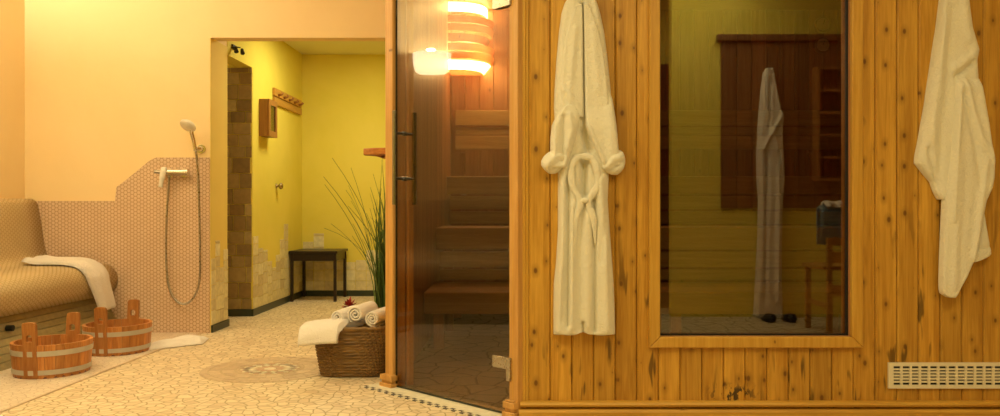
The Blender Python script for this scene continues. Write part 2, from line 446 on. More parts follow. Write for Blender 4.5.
# yellow faces: jamb reveal, inner left wall, far wall
mb = MB().box(-2.084, -2.080, 5.582, 5.90, 0, 1.985)
struct(mb, 'wall_reveal', plaster('ochre_reveal_plaster', (0.76, 0.60, 0.16, 1), (0.82, 0.66, 0.20, 1)))
mb = MB().box(-2.20, -2.08, 6.45, 8.04, 0, 2.32).box(-2.20, -2.08, 5.90, 6.45, 1.93, 2.32)
struct(mb, 'wall_inner_left', M['yellow'])
struct(MB().box(-2.20, -0.5, 7.92, 8.04, 0, 2.32).box(-0.62, -0.50, 7.065, 7.92, 0, 2.32), 'wall_far', M['yellow'])
struct(MB().box(-3.33, -2.2, 6.45, 6.57, 0, 2.32).box(-3.33, -2.2, 5.90, 6.45, 2.1, 2.32), 'wall_passage', M['yellow'])
struct(MB().box(-3.33, -0.625, 5.70, 8.04, 2.305, 2.40), 'ceiling_inner', M['ceil_in'])
struct(MB().box(-3.45, 3.45, -0.6, 5.70, 2.62, 2.72), 'ceiling', M['ceil'])
struct(MB().box(-3.45, 3.45, -0.42, -0.30, 0, 2.62), 'wall_rear', M['yellow'])
YQ = 0.30
struct(MB().box(1.17, 3.33, YQ-.12, YQ, 0, 2.62), 'wall_partition', M['yellow'])
struct(MB().box(3.33, 3.45, -0.42, 7.2, 0, 2.62), 'wall_right', M['apricot'])

def stones(mb, f, cells):
    for (a0, a1, z0, z1) in cells: f(mb, a0+0.0025, a1-0.0025, z0+0.0025, z1-0.0025)
# stone tiles: passage jamb (full height, facing the room)
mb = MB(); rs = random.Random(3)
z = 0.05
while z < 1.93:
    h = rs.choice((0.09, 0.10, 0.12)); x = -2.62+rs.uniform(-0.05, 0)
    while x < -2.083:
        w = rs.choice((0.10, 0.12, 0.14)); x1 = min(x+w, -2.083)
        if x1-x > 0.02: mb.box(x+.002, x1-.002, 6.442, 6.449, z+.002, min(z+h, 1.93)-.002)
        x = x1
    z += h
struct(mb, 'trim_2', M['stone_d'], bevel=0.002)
# stepped tiles on the jamb reveal (plane x=-2.08), inner left wall and far wall
def stepped(name, plane, a0, a1, heights, w, mat, th=0.007, rnd=rs):
    mb = MB(); n = len(heights); a = a0
    for k in range(n):
        b = a0+(a1-a0)*(k+1)/n; z = 0.05
        while z < heights[k]-0.01:
            h = rnd.choice((w*0.8, w, w*1.1)); z1 = min(z+h, heights[k])
            if z1-z > 0.02:
                if plane[0] == 'x': mb.box(plane[1], plane[1]+th, a+.002, b-.002, z+.002, z1-.002)
                else: mb.box(a+.002, b-.002, plane[1]-th, plane[1], z+.002, z1-.002)
            z = z1
        a = b
    return struct(mb, name, mat, bevel=0.0015)
stepped('trim_3', ('x', -2.08), 5.585, 5.895, [0.50, 0.62, 0.44, 0.55], 0.09, M['stone'])
stepped('trim_4', ('x', -2.08), 6.46, 7.91, [0.62, 0.52, 0.50, 0.40, 0.34, 0.44, 0.58, 0.70, 0.46, 0.40, 0.36, 0.42], 0.085, M['stone'])
stepped('trim_5', ('y', 7.92), -2.07, -0.66, [0.52, 0.60, 0.40, 0.36, 0.33, 0.36, 0.45, 0.42, 0.55, 0.40, 0.36, 0.50, 0.62, 0.44], 0.095, M['stone'])
# skirtings
struct(MB().box(-2.08, -2.066, 5.585, 5.905, 0, 0.05), 'baseboard_jamb', M['skirt'], bevel=0.002)
struct(MB().box(-2.70, -2.07, 6.43, 6.442, 0, 0.055), 'baseboard_passage', M['skirt'], bevel=0.002)
struct(MB().box(-2.08, -2.066, 6.43, 7.92, 0, 0.055), 'baseboard_left', M['skirt'], bevel=0.002)
struct(MB().box(-2.066, -0.62, 7.905, 7.92, 0, 0.055), 'baseboard_far', M['skirt'], bevel=0.002)

# penny tile wainscot on the shower wall (5 mm thick, stepped top)
def wx(px): return (px-CX)*5.575/F
def wz(py): return H-(py-CY)*5.575/F
poly = [(-3.33, 0.0), (-3.33, wz(201)), (wx(115), wz(201)), (wx(116.5), wz(187)), (wx(126), wz(180)), (wx(149), wz(161)), (wx(156), wz(157.5)), (-2.0842, wz(157.5)), (-2.0842, 0.0)]
mb = MB(); n = len(poly)
vs = [(x, 5.575, z) for x, z in poly]+[(x, 5.58, z) for x, z in poly]
mb.add(vs, [(i, (i+1) % n, n+(i+1) % n, n+i) for i in range(n)]+[tuple(range(n))], [(x, z) for x, z in poly]*2)
struct(mb, 'trim_6', M['penny'])

# tiled bench built against the left wall: profile swept along y
prof = catmull([(-3.329, .895), (-3.28, .90), (-3.245, .875), (-3.225, .80), (-3.205, .68), (-3.185, .56), (-3.15, .50), (-3.08, .478), (-2.95, .478), (-2.83, .475), (-2.755, .455), (-2.712, .41), (-2.700, .36), (-2.715, .30), (-2.76, .262), (-2.80, .25)], 6)+[(-3.0, .25), (-3.0, 0.0), (-3.329, 0.0), (-3.329, .895)]
s_ = [0]
for a, b in zip(prof, prof[1:]): s_.append(s_[-1]+math.dist(a, b))
mb = MB(); ys = [1.6+i*(5.574-1.6)/20 for i in range(21)]; n = len(prof)
vs = [(x, y, z) for y in ys for (x, z) in prof]; uv = [(y, s_[i]) for y in ys for i in range(n)]
fs = [(j*n+i, j*n+i+1, (j+1)*n+i+1, (j+1)*n+i) for j in range(20) for i in range(n-1)]+[tuple(range(n))[::-1], tuple(20*n+i for i in range(n))]
mb.add(vs, fs, uv)
root = thing('tiled_bench', (-3.0, 4.0, 0), 'long curved bench covered in small round tan tiles along the left wall', 'bench')
mb.build('seat', M['penny_b'], root, smooth=True)
mb = MB()
for k in range(7):
    z0 = 0.004+k*0.036; x0 = -2.66-0.02*k
    mb.prism([(x0-0.05, z0), (x0, z0), (x0-0.018, z0+0.033), (x0-0.05, z0+0.033)], 1, 1.6, 5.574)
mb.build('base', island('bench_base_tile', [(0.26, 0.20, 0.08, 1), (0.34, 0.27, 0.12, 1)]), root)
mb = MB().lathe([(0, -2.665), (0.016, -2.665), (0.016, -2.70), (0, -2.70)], (0, 4.46, 0.195), 16, 'X')
mb.v = [(v[0]-0.058, v[1], v[2]) for v in mb.v]
mb.build('drain_knob', M['black'], root)

# ------------------------------------------------------------------ floor inlays
mc = (-1.304, 4.33)
def ring(mb, r0, r1, n, ph=0, gap=0.003, z=0.003, petal=False, sub=3):
    for k in range(n):
        a0 = 2*PI*k/n+ph+gap/r1; a1 = 2*PI*(k+1)/n+ph-gap/r1
        if petal:
            am = (a0+a1)/2; rm = (r0+r1)/2
            pts = [(r0, am), (rm, a0), (r1-0.01, a0+(am-a0)*.5), (r1, am), (r1-0.01, a1+(am-a1)*.5), (rm, a1)]
        else:
            pts = [(r0+gap, a0+(a1-a0)*i/sub) for i in range(sub+1)]+[(r1, a1+(a0-a1)*i/sub) for i in range(sub+1)]
        P2 = [(mc[0]+r*math.cos(a), mc[1]+r*math.sin(a)) for r, a in pts]
        mb.prism(P2, 2, 0.0, z)
struct(MB().prism([(mc[0]+.345*math.cos(a*PI/32), mc[1]+.345*math.sin(a*PI/32)) for a in range(64)], 2, 0, 0.0015), 'trim_7', plain('medallion_grout', (0.55, 0.43, 0.27, 1)))
mb = MB(); ring(mb, .305, .34, 44); ring(mb, .155, .17, 36); ring(mb, .175, .235, 16, ph=.2); struct(mb, 'trim_8', M['mosaic_p'])
mb = MB(); ring(mb, .245, .30, 30); struct(mb, 'trim_14', M['mosaic_p'])
mb = MB(); ring(mb, .07, .15, 14, petal=True); ring(mb, .0, .03, 1, gap=0.0001, sub=12)
struct(mb, 'trim_9', M['mosaic_l'])
mb = MB(); ring(mb, .095, .152, 14, ph=PI/14, petal=True); ring(mb, .035, .068, 12); struct(mb, 'trim_10', M['mosaic_g'])

u2 = Vector((1, -1, 0)).normalized(); n2 = Vector((-1, -1, 0)).normalized()
Lp = Vector((-0.585, 3.885, 0)); Rp = Vector((-0.03, 3.33, 0)); DL = (Rp-Lp).length
# sill strip and chequered mosaic border that follows the diagonal door
mb = MB(); mb.obox(Lp+n2*0.0-u2*0.12, u2*(DL+0.3), n2*0.075, (0, 0, 0.004)); struct(mb, 'trim_11', M['mosaic_l'])
mb = MB(); mb2 = MB()
for k in range(46):
    t = -0.12+k*0.026
    for j in range(2):
        d = ((k+j) % 2 == 0)
        (mb if d else mb2).obox(Lp+u2*(t+.001)+n2*(0.078+j*0.016), u2*0.024, n2*0.014, (0, 0, 0.004))
struct(mb, 'trim_12', M['mosaic_d']); struct(mb2, 'trim_13', M['mosaic_l'])


# ------------------------------------------------------------------ SAUNA CABIN
ZC = 2.50
pitch = 21.67/250; X0 = 0.0344
def plank(mb, x0, x1, z0, z1, y=D1):
    mb.prism([(x0+.0007, y+.012), (x0+.0007, y+.006), (x0+.0075, y), (x1-.0045, y), (x1-.0007, y+.006), (x1-.0007, y+.022), (x0+.0007, y+.022)], 2, z0, z1)
mb = MB()
hx0, hx1, hz0, hz1 = X0+6*pitch, X0+15*pitch, 0.305, 1.78
for k in range(38):
    x0 = X0+k*pitch; x1 = x0+pitch
    if 6 <= k <= 14: plank(mb, x0, x1, 0.02, hz0); plank(mb, x0, x1, hz1, ZC)
    else: plank(mb, x0, min(x1, 3.33), 0.02, ZC)
struct(mb, 'wall_front', M['pine'])
# dark cavity lining boards on the room side of the cabin
mb = MB()
def vlin(mb, x0, x1, y0, y1, z0, z1):
    mb.box(x0, x1, y0, y1, z0, z1)
mb.box(0.0, hx0, D1+.022, D1+.09, 0, ZC).box(hx1, 3.33, D1+.022, D1+.09, 0, ZC).box(hx0, hx1, D1+.022, D1+.09, 0, hz0).box(hx0, hx1, D1+.022, D1+.09, hz1, ZC)
struct(mb, 'wall_front_lining', M['lining'])
# corner board beside the door
mb = MB()
mb.prism([(-0.030, D1+.05), (-0.034, D1+.004), (-0.028, D1-.004), (0.020, D1-.004), (0.024, D1+.002), (0.034, D1+.002), (0.034, D1+.05)], 2, 0.02, ZC)
struct(mb, 'trim_15', M['pine_t'])
# skirting mouldings of the cabin front
mb = MB()
mb.prism([(D1+.01, .046), (D1-.010, .046), (D1-.022, .050), (D1-.026, .058), (D1-.020, .066), (D1-.006, .070), (D1+.01, .070)], 0, 0.0, 3.33)
o = struct(mb, 'baseboard_front', M['pine_x'])
mb = MB()
mb.prism([(D1+.01, 0), (D1-.034, 0), (D1-.034, .030), (D1-.028, .038), (D1-.012, .040), (D1+.01, .040)], 0, -0.005, 3.33)
struct(mb, 'trim_16', M['pine_x'])

# window
win = thing('window_1', (0.94, D1, 0.30), kind='structure')
fx0, fx1, fz0, fz1 = (648.5-CX)/250, (861.5-CX)/250, 0.283, 1.80
ix0, ix1, iz0, iz1 = (659.5-CX)/250, (850-CX)/250, 0.327, 1.76
mb = MB(); y0, y1 = D1-.022, D1+.004
c = 0.0
def frame_board(mb, outer, inner, y0, y1):
    # mitred board from 4 corner points (x, z)
    vs = [(p[0], y, p[1]) for y in (y0, y1) for p in (outer[0], outer[1], inner[1], inner[0])]
    mb.add(vs, [(0,1,2,3), (4,7,6,5), (0,4,5,1), (1,5,6,2), (2,6,7,3), (3,7,4,0)])
O = [(fx0, fz0), (fx1, fz0), (fx1, fz1), (fx0, fz1)]; I = [(ix0, iz0), (ix1, iz0), (ix1, iz1), (ix0, iz1)]
for k in range(4): frame_board(mb, (O[k], O[(k+1) % 4]), (I[k], I[(k+1) % 4]), y0, y1)
wf = mb.build('window_frame', M['pine_t'], win, bevel=0.005, seg=3)
mb = MB()
for (a0, a1, b0, b1) in ((ix0-.015, ix0+.0, iz0, iz1), (ix1, ix1+.015, iz0, iz1), (ix0-.015, ix1+.015, iz0-.015, iz0), (ix0-.015, ix1+.015, iz1, iz1+.015)):
    mb.box(a0, a1, D1+.004, D1+.092, b0, b1)
mb.build('window_reveal', M['lining'], win)
mb = MB(); g = 0.007; yy = (D1+.018, D1+.028)
mb.box(ix0, ix0+g, *yy, iz0, iz1).box(ix1-g*1.4, ix1, *yy, iz0, iz1).box(ix0+g, ix1-g, *yy, iz0, iz0+g).box(ix0+g, ix1-g, *yy, iz1-g, iz1)
mb.build('gasket', M['black'], win)
mb = MB()
mb.box(ix0+.002, ix1-.002, D1+.030, D1+.036, iz0+.002, iz1-.002)
mb.build('window_pane', M['wglass'], win)

# side wall of the cabin, rear wall, roof, floor
XL = -0.62
mb = MB(); y = 3.93
while y < 7.05:
    mb.box(XL, XL+.018, y+.001, min(y+.0857, 7.06)-.001, 0, ZC); y += .0867
struct(mb, 'wall_sauna_side', M['pine'], bevel=0.003)
mb = MB(); y = 3.945
while y < 6.95:
    mb.box(-0.602, -0.580, y+.001, min(y+.089, 6.96)-.001, 0, ZC); y += .09
struct(mb, 'wall_sauna_side_lining', M['lining'], bevel=0.003)
mb = MB(); x = -0.58
while x < 3.33:
    mb.box(x+.001, min(x+.119, 3.33)-.001, 6.95, 6.97, 0, ZC); x += .12
struct(mb, 'wall_sauna_back_lining', M['lining'], bevel=0.004)
struct(MB().box(-0.62, 3.33, 6.97, 7.06, 0, ZC), 'wall_sauna_back', M['pine'])
struct(MB().prism([(-0.03, D1+.03), (3.33, D1+.03), (3.33, 7.06), (XL, 7.06), (XL, 3.92)], 2, ZC, ZC+.04), 'ceiling_sauna', M['lining'])
struct(MB().prism([(-0.0, D1+.09), (3.33, D1+.09), (3.33, 6.95), (-0.58, 6.95), (-0.58, 3.90)], 2, 0, 0.003), 'floor_sauna', M['floor_sa'])
struct(MB().box(3.30, 3.329, D1+.09, 6.95, 0, ZC), 'wall_sauna_right_lining', M['lining'])

# door posts, header and plinth blocks
mb = MB()
mb.obox(Lp-u2*0.062+n2*0.012, u2*0.034, -n2*0.075, (0, 0, 2.5))
mb.obox(Lp-u2*0.026+n2*0.018, u2*0.030, -n2*0.075, (0, 0, 2.5))
struct(mb, 'trim_17', M['post'], bevel=0.004)
mb = MB(); mb.obox(Rp-u2*0.012+n2*0.008, u2*0.05, -n2*0.07, (0, 0, 2.5)); struct(mb, 'trim_18', M['post'], bevel=0.004)
mb = MB(); mb.obox(Lp+n2*0.008+Vector((0, 0, 1.95)), u2*DL, -n2*0.07, (0, 0, 0.55)); struct(mb, 'trim_19', M['post'], bevel=0.004)
mb = MB()
def plinth(mb, c, w, hs):
    z = 0.0
    for (h, e) in hs:
        mb.obox(c-u2*(w/2+e)+n2*(0.0+e)+Vector((0, 0, z)), u2*(w+2*e), -n2*(0.05+e), (0, 0, h)); z += h+0.0005
plinth(mb, Lp-u2*0.030+n2*0.022, 0.066, [(0.020, 0.014), (0.012, 0.006), (0.026, 0.012)])
struct(mb, 'trim_20', M['post'], bevel=0.004, seg=3)
mb = MB(); plinth(mb, Rp+u2*0.003+n2*0.018, 0.046, [(0.026, 0.012), (0.012, 0.004), (0.026, 0.010), (0.006, 0.003)])
struct(mb, 'trim_21', M['post'], bevel=0.004, seg=3)
# inner jamb boards seen through the glass
mb = MB(); mb.obox(Lp+u2*0.004-n2*0.062, u2*0.02, -n2*0.03, (0, 0, 1.95)); mb.box(-0.58, -0.555, 4.02, 4.10, 0, ZC)
struct(mb, 'trim_22', M['post'], bevel=0.003)

# glass door
dr = thing('door_1', (Rp.x, Rp.y, 0), kind='structure')
mb = MB(); z0, z1 = 0.012, 1.945
a = Lp+u2*0.010; b = Rp-u2*0.016
mb.obox(a+n2*.003+u2*.004+Vector((0, 0, z0)), b-a-u2*.004, -n2*.006, (0, 0, z1-z0))
mb.build('glass_pane', M['glass'], dr)
mb = MB()
mb.obox(a-n2*0.004+Vector((0, 0, z0)), u2*0.0035, n2*0.008, (0, 0, z1-z0))
mb.obox(a-n2*0.004+Vector((0, 0, z0-.006)), u2*(b-a).length, n2*0.008, (0, 0, 0.006))
mb.build('glass_edge', plain('dark_glass_edge', (0.03, 0.035, 0.02, 1), 0.2), dr)
G = Vector((-0.533, 3.833, 0))
hnd = MB()
for sgn in (1, -1):
    c = G+n2*0.057*sgn
    hnd.tube([c+Vector((0, 0, .855)), c+Vector((0, 0, 1.285))], 0.011, 16)
for z in (0.975, 1.183):
    hnd.tube([G+n2*0.057+Vector((0, 0, z)), G-n2*0.057+Vector((0, 0, z))], 0.007, 10)
    for sgn in (1, -1): hnd.tube([G+n2*0.002*sgn+Vector((0, 0, z)), G+n2*0.012*sgn+Vector((0, 0, z))], 0.011, 12)
tag(hnd.build('handle', metal('grey_steel', (0.33, 0.33, 0.33, 1), 0.22), dr, smooth=False, bevel=0.001), label='tall brushed steel bar handle on both faces of the glass')
for zc in (0.215, 1.675):
    mb = MB()
    for sgn in (1, -1):
        o = Rp-u2*0.105+n2*0.004*sgn+Vector((0, 0, zc-.024)); mb.obox(o, u2*0.085, n2*0.010*sgn, (0, 0, 0.048))
    mb.obox(Rp-u2*0.020+n2*0.018+Vector((0, 0, zc-.068 if zc < 1 else zc-.024)), u2*0.022, -n2*0.030, (0, 0, 0.092))
    mb.build('hinge', M['steel'], dr, bevel=0.002)

# benches
def sauna_bench(ytop, y1, ztop, zf, risers, label, yr, x0):
    r = thing('sauna_bench', (1.3, ytop, 0), label, 'bench', 'benches inside the sauna')
    mb = MB(); y = ytop+.028; n = 6; w = (y1-ytop-.028)/n
    for k in range(n): mb.box(x0+.0, 3.27, y+k*w+.003, y+(k+1)*w-.003, ztop-.026, ztop)
    mb.build('seat', M['bench'], r, bevel=0.006)
    MB().box(x0, 3.27, ytop, ytop+.025, zf, ztop-.0).build('front_board', M['bench'], r, bevel=0.008)
    for (a, b) in risers:
        MB().box(x0+.02, 3.27, yr, yr+.02, a, b).build('riser_board', M['bench'], r, bevel=0.004)
    for xx in (x0+.05, 0.9, 2.1, 3.15):
        MB().prism([(ytop+.06, 0.003), (ytop+.12, 0.003), (ytop+.12, zf), (y1-.02, zf), (y1-.02, ztop-.03), (ytop+.04, ztop-.03), (ytop+.04, zf), (ytop+.06, zf)], 0, xx, xx+.06).build('support', M['lining'], r)
sauna_bench(4.88, 5.55, .345, .215, [], 'lowest and foremost wooden bench step inside the sauna', 0, -0.565)
sauna_bench(5.57, 6.24, .708, .560, [(.44, .545), (.355, .425)], 'middle wooden bench step inside the sauna, between lower and upper bench', 5.61, -0.565)
sauna_bench(6.26, 6.93, 1.080, .945, [(.83, .93), (.72, .815)], 'highest and rearmost wooden bench inside the sauna, under the backrest boards', 6.30, -0.555)
br = thing('back_rail_set', (1.3, 6.9, 1.3), 'wooden backrest rails fixed to the sauna back wall above the top bench', 'backrest')
MB().box(-0.535, 3.2, 6.84, 6.865, 1.52, 1.645).build('rail', M['bench'], br, bevel=0.006)
MB().box(-0.535, 3.2, 6.84, 6.865, 1.325, 1.435).build('rail', M['bench'], br, bevel=0.006)
MB().box(-0.535, 3.2, 6.87, 6.89, 1.445, 1.51).build('rail', M['bench'], br, bevel=0.004)
for xx in (-0.5, 1.0, 2.4, 3.1): MB().box(xx, xx+.04, 6.891, 6.949, 1.3, 1.66).build('bracket', M['lining'], br)

# corner lamp of curved slats
lc = (-0.575, 6.945)
lp = thing('corner_lamp', (lc[0], lc[1], 2.2), 'glowing corner lamp with curved wooden slats high inside the sauna', 'lamp')
def arc_slat(mb, r0, r1, z0, z1, th=0.010, n=18):
    vs = []; 
    for k in range(n+1):
        a = -PI/2+PI/2*k/n
        # octagonal-ish bow between the two walls
        for (r, z) in ((r0, z0), (r0+th, z0), (r1+th, z1), (r1, z1)):
            vs.append((lc[0]+r*abs(math.cos(a))**0.8, lc[1]-r*abs(math.sin(a))**0.8, z))
    fs = []
    for k in range(n):
        for j in range(4): fs.append((k*4+j, k*4+(j+1) % 4, (k+1)*4+(j+1) % 4, (k+1)*4+j))
    fs += [(0, 1, 2, 3), tuple(n*4+j for j in range(4))[::-1]]
    mb.add(vs, fs)
t = NT('lit_slat_wood')
p = t.pos(); f = t.mapr(t.noise(t.mapping(p, (4, 4, 60)), 1, 3), 0.3, 0.7)
c = t.mix(f, (0.85, 0.50, 0.24, 1), (0.70, 0.36, 0.15, 1))
db = t.n('ShaderNodeBsdfDiffuse'); tl = t.n('ShaderNodeBsdfTranslucent'); t.l(c, db.inputs[0]); t.l(c, tl.inputs[0])
mx = t.n('ShaderNodeMixShader'); mx.inputs[0].default_value = 0.35; t.l(db.outputs[0], mx.inputs[1]); t.l(tl.outputs[0], mx.inputs[2]); t.l(mx.outputs[0], t.out.inputs[0])
M['lit'] = t.m
for (za, zb) in ((2.322, 2.372), (2.256, 2.306), (2.098, 2.150), (2.034, 2.084)):
    mb = MB(); arc_slat(mb, 0.335, 0.350, za, zb); mb.build('slat', M['lit'], lp)
mb = MB(); arc_slat(mb, 0.29, 0.31, 2.175, 2.235, 0.012); mb.build('slat', M['lining'], lp)
mb = MB(); arc_slat(mb, 0.27, 0.325, 1.955, 2.022, 0.004); mb.build('diffuser', M['lamp'], lp)
mb = MB(); arc_slat(mb, 0.30, 0.30, 2.415, 2.490, 0.004); mb.build('diffuser', M['lamp'], lp)
mb = MB(); mb.lathe([(0, 1.952), (0.268, 1.952)], (lc[0], lc[1], 0), 16, 'Z', a0=-PI/2, a1=0); mb.build('bottom_panel', M['lit'], lp)

# gauges on the sauna back wall
for i, (py, lab) in enumerate(((25, 'upper of two round pale gauges on the sauna back wall'), (45.5, 'lower of two round pale gauges on the sauna back wall'))):
    c = P(822, py, 6.94)
    g = thing('wall_gauge', c, lab, 'gauge', 'round gauges in the sauna')
    MB().lathe([(0, 6.918), (0.055, 6.918), (0.066, 6.924), (0.066, 6.949)], (c[0], 0, c[2]), 28, 'Y').build('case', M['brown'], g)
    MB().lathe([(0, 6.916), (0.053, 6.916)], (c[0], 0, c[2]), 28, 'Y').build('dial', M['cream'], g)
    MB().obox((c[0]-.002, 6.913, c[2]), (0.004, 0, 0), (0, 0.002, 0), (0.015, 0, 0.04)).build('needle', M['black'], g)

# vent grille
vx0, vx1, vz0, vz1 = (887-CX)/250*1.0015, 2.10, (418-387.5)/250-.002, (418-361.8)/250-.002
vt = thing('vent_grille', ((vx0+vx1)/2, D1, vz0), 'cream metal ventilation grille with rows of slots low on the pine wall', 'vent')
mb = MB(); yf0, yf1 = D1-.010, D1-.0005
sx = vx0+.020; cols = 20; pw = 9.17/250; rows_ = 6
zt, zb = vz1-.014, vz0+.014; ph_ = (zt-zb)/rows_
mb.box(vx0, sx, yf0, yf1, vz0, vz1).box(sx, vx1, yf0, yf1, zt, vz1).box(sx, vx1, yf0, yf1, vz0, zb)
for k in range(cols+1):
    xx = sx+k*pw
    if xx+.009 < vx1: mb.box(xx+pw-.009, xx+pw, yf0, yf1, zb, zt)
for k in range(1, rows_): mb.box(sx, vx1, yf0+.001, yf1, zb+k*ph_-.0035, zb+k*ph_+.0035)
mb.build('slotted_plate', M['cream'], vt)
MB().box(vx0+.01, vx1, D1-.0008, D1-.0002, vz0+.01, vz1-.01).build('backing', M['black'], vt)

# ------------------------------------------------------------------ ROBES
def hook(px, zc, label, Y=D1):
    x = (px-CX)*3.3/F
    h = thing('wall_hook', (x, Y, zc), label, 'hook')
    MB().box(x-.012, x+.012, Y-.006, Y-.0005, zc-.03, zc+.04).build('plate', M['steel'], h, bevel=0.002)
    MB().tube([(x, Y-.004, zc), (x, Y-.05, zc-.012), (x, Y-.062, zc+.012), (x, Y-.060, zc+.02)], 0.005, 10).build('prong', M['steel'], h, smooth=True)
hook(581, 1.70, 'steel wall hook holding the long robe left of the window')
hook(954, 1.70, 'steel wall hook holding the robe right of the window')

Yw = D1-.004
r1 = thing('bathrobe', ((584-CX)/250, Yw, 0.35), 'long cream terry bathrobe with tied belt hanging left of the window', 'bathrobe')
cv = [(582, 6), (583, 60), (583, 106), (584, 135)]
body = [(-7, 574, 588), (-3, 569, 594), (2, 565, 597), (8, 563, 599), (13, 561.5, 600.5), (32, 559, 604.5), (60, 556.5, 608), (90, 554.5, 611), (108, 554, 612), (126, 555, 611), (150, 558, 608), (177, 558, 609), (200, 558, 608), (230, 558, 610), (263, 556, 612.5), (284, 553.8, 614), (310, 553.5, 615), (334, 553.5, 615.5)]
relief('body', body, Yw, 0.040, M['robe'], r1, folds=[
    (cv, -0.022, 1.8), ([(584, 132), (588, 150)], -0.03, 4), ([(584, 158), (584, 195)], -0.03, 3.2),
    ([(568, 178), (568, 230), (567, 325)], -0.015, 1.7), ([(572, 205), (571, 328)], 0.010, 2.5),
    ([(593, 200), (594, 252), (594, 330)], -0.018, 1.8), ([(588, 215), (587, 325)], 0.008, 4), ([(600, 180), (604, 250), (605, 330)], 0.010, 4),
    ([(561, 180), (561, 260), (558, 330)], 0.010, 3), ([(582, 205), (579, 260), (580, 330)], -0.006, 3), ([(564, 270), (562, 320)], -0.006, 2), ([(583, 322), (583, 335)], -0.02, 1.5), ([(606, 215), (600, 262)], -0.006, 2.5)],
    sway=0.0018, hem=lambda x: -3*math.exp(-((x-583)/5)**2)+0.3*math.sin(x*.4))
lapL = [(6, 576, 581.5), (12, 573.5, 582), (32, 566.5, 582.5), (61, 561.5, 582.8), (90, 560, 583), (118, 560, 583.5)]
lapR = [(6, 583, 588), (12, 583, 590.5), (34, 583.3, 599), (53, 583.6, 603), (80, 584, 606.5), (108, 584.2, 609), (126, 584.6, 611), (136, 588.5, 612), (152, 597, 612)]
relief('lapel', lapL, Yw-.034, 0.014, M['robe'], r1, edge=0.10, folds=[([(575, 30), (569, 90), (570, 116)], 0.005, 3), ([(563, 90), (575, 104), (581, 118)], 0.007, 3)], sway=0.0008)
relief('lapel', lapR, Yw-.034, 0.014, M['robe'], r1, edge=0.10, folds=[([(592, 30), (598, 90)], 0.004, 4)], sway=0.0008)
slL = [(106, 566, 572), (109, 561, 577), (116, 556, 581), (126, 551.5, 579), (140, 550, 576), (155, 550, 571), (168, 550, 566)]
slR = [(84, 585, 606), (100, 584.5, 612), (112, 584.3, 614), (126, 584.5, 616), (136, 588, 617), (150, 595, 618), (166, 602, 619)]
relief('sleeve', slL, Yw-.030, 0.034, M['robe'], r1, edge=0.22, folds=[([(563, 118), (562, 160)], -0.012, 2.0), ([(569, 116), (571, 130), (566, 150)], 0.008, 2.5), ([(555, 125), (554, 160)], 0.006, 2.5)])
relief('sleeve', slR, Yw-.030, 0.030, M['robe'], r1, edge=0.12, folds=[([(588, 128), (603, 162)], 0.008, 1.8), ([(608, 110), (611, 150)], 0.005, 4), ([(598, 125), (606, 150)], -0.003, 3)], taper=45)
cuL = [(150.5, 553, 557), (152, 549, 561), (156, 544, 565), (161, 541, 566.5), (166, 541, 565), (171, 545, 560), (174, 549, 555)]
cuR = [(150.5, 616, 620), (153, 610, 623), (158, 605, 624.5), (163, 601, 624.7), (168, 600, 623.5), (172, 605, 621), (175, 611, 617)]
relief('cuff', cuL, Yw-.030, 0.036, M['robe'], r1, edge=0.4, folds=[([(544, 168), (556, 156), (564, 155)], 0.007, 2.2), ([(549, 171), (563, 163)], -0.008, 1.5)], endr=9)
relief('cuff', cuR, Yw-.030, 0.034, M['robe'], r1, edge=0.4, folds=[([(603, 170), (612, 160), (623, 156)], 0.007, 2.2), ([(606, 172), (621, 163)], -0.008, 1.5)], endr=9)
def bx(px, py, d):
    d = min(d, .047) if py > 10 else d
    return ((px-CX)*3.25/F, Yw-d, H-(py-CY)*3.25/F)
pts = catmull([bx(575, 262, .036), bx(576, 222, .046), bx(580.5, 202, .056), bx(573, 186, .056), bx(572, 168, .060), bx(577, 158, .064), bx(584.5, 156, .066), bx(592, 158.5, .064), bx(597, 169, .058), bx(597.5, 186, .054), bx(589, 202, .054), bx(594, 220, .046), bx(596, 245, .038)], 6)
mb = MB().tube(pts, [(0.0105+.0015*math.sin(i*.7))*min(1, .25+min(i, len(pts)-1-i)/9) for i in range(len(pts))], 10, flat=(1.25, 0.62))
mb.sphere(bx(584.8, 200.5, .058), (0.020, 0.012, 0.012))
mb.build('belt', M['robe'], r1, smooth=True)
mb = MB().tube(catmull([bx(577, -4, .03), bx(578, -7, .045), bx(581, -8.3, .052), bx(584, -7, .045), bx(585, -4, .03)], 5), 0.004, 8)
mb.build('hanging_loop', M['robe'], r1, smooth=True)

r2 = thing('bathrobe', ((954-CX)/250, Yw, 0.5), 'cream terry bathrobe draped to a slanting point right of the window', 'bathrobe')
up = [(-8, 948, 962), (-3, 942, 967), (0, 940, 968), (29, 936.5, 972), (50, 933, 979), (61, 931.5, 977), (90, 927, 979), (105, 925, 980), (123, 921.7, 982), (144, 918, 984), (156, 915.5, 984), (163, 915, 982), (172, 922, 980), (182, 930.5, 976), (192, 934, 968), (199.5, 938, 958)]
relief('body', up, Yw, 0.040, M['robe'], r2, folds=[([(952, 78), (970, 64)], -0.010, 2.0), ([(950, 70), (968, 57)], 0.010, 4), ([(941, 20), (935, 80), (928, 140)], 0.006, 5), ([(950, 10), (945, 70), (938, 140), (936, 185)], -0.006, 4), ([(960, 5), (966, 40)], 0.007, 4), ([(926, 150), (935, 190)], -0.010, 2.2)], sway=0.0012)
lo = [(74, 953, 966), (80, 951.5, 977), (100, 950, 981), (125, 948.5, 985.5), (144, 947.5, 988), (163, 945, 991.5), (178, 943, 991), (188, 941.5, 989), (201, 940, 983), (232, 938.5, 977), (259, 937.5, 971), (276, 937, 963), (288, 937, 956), (293, 938, 953.5), (296.5, 944, 950)]
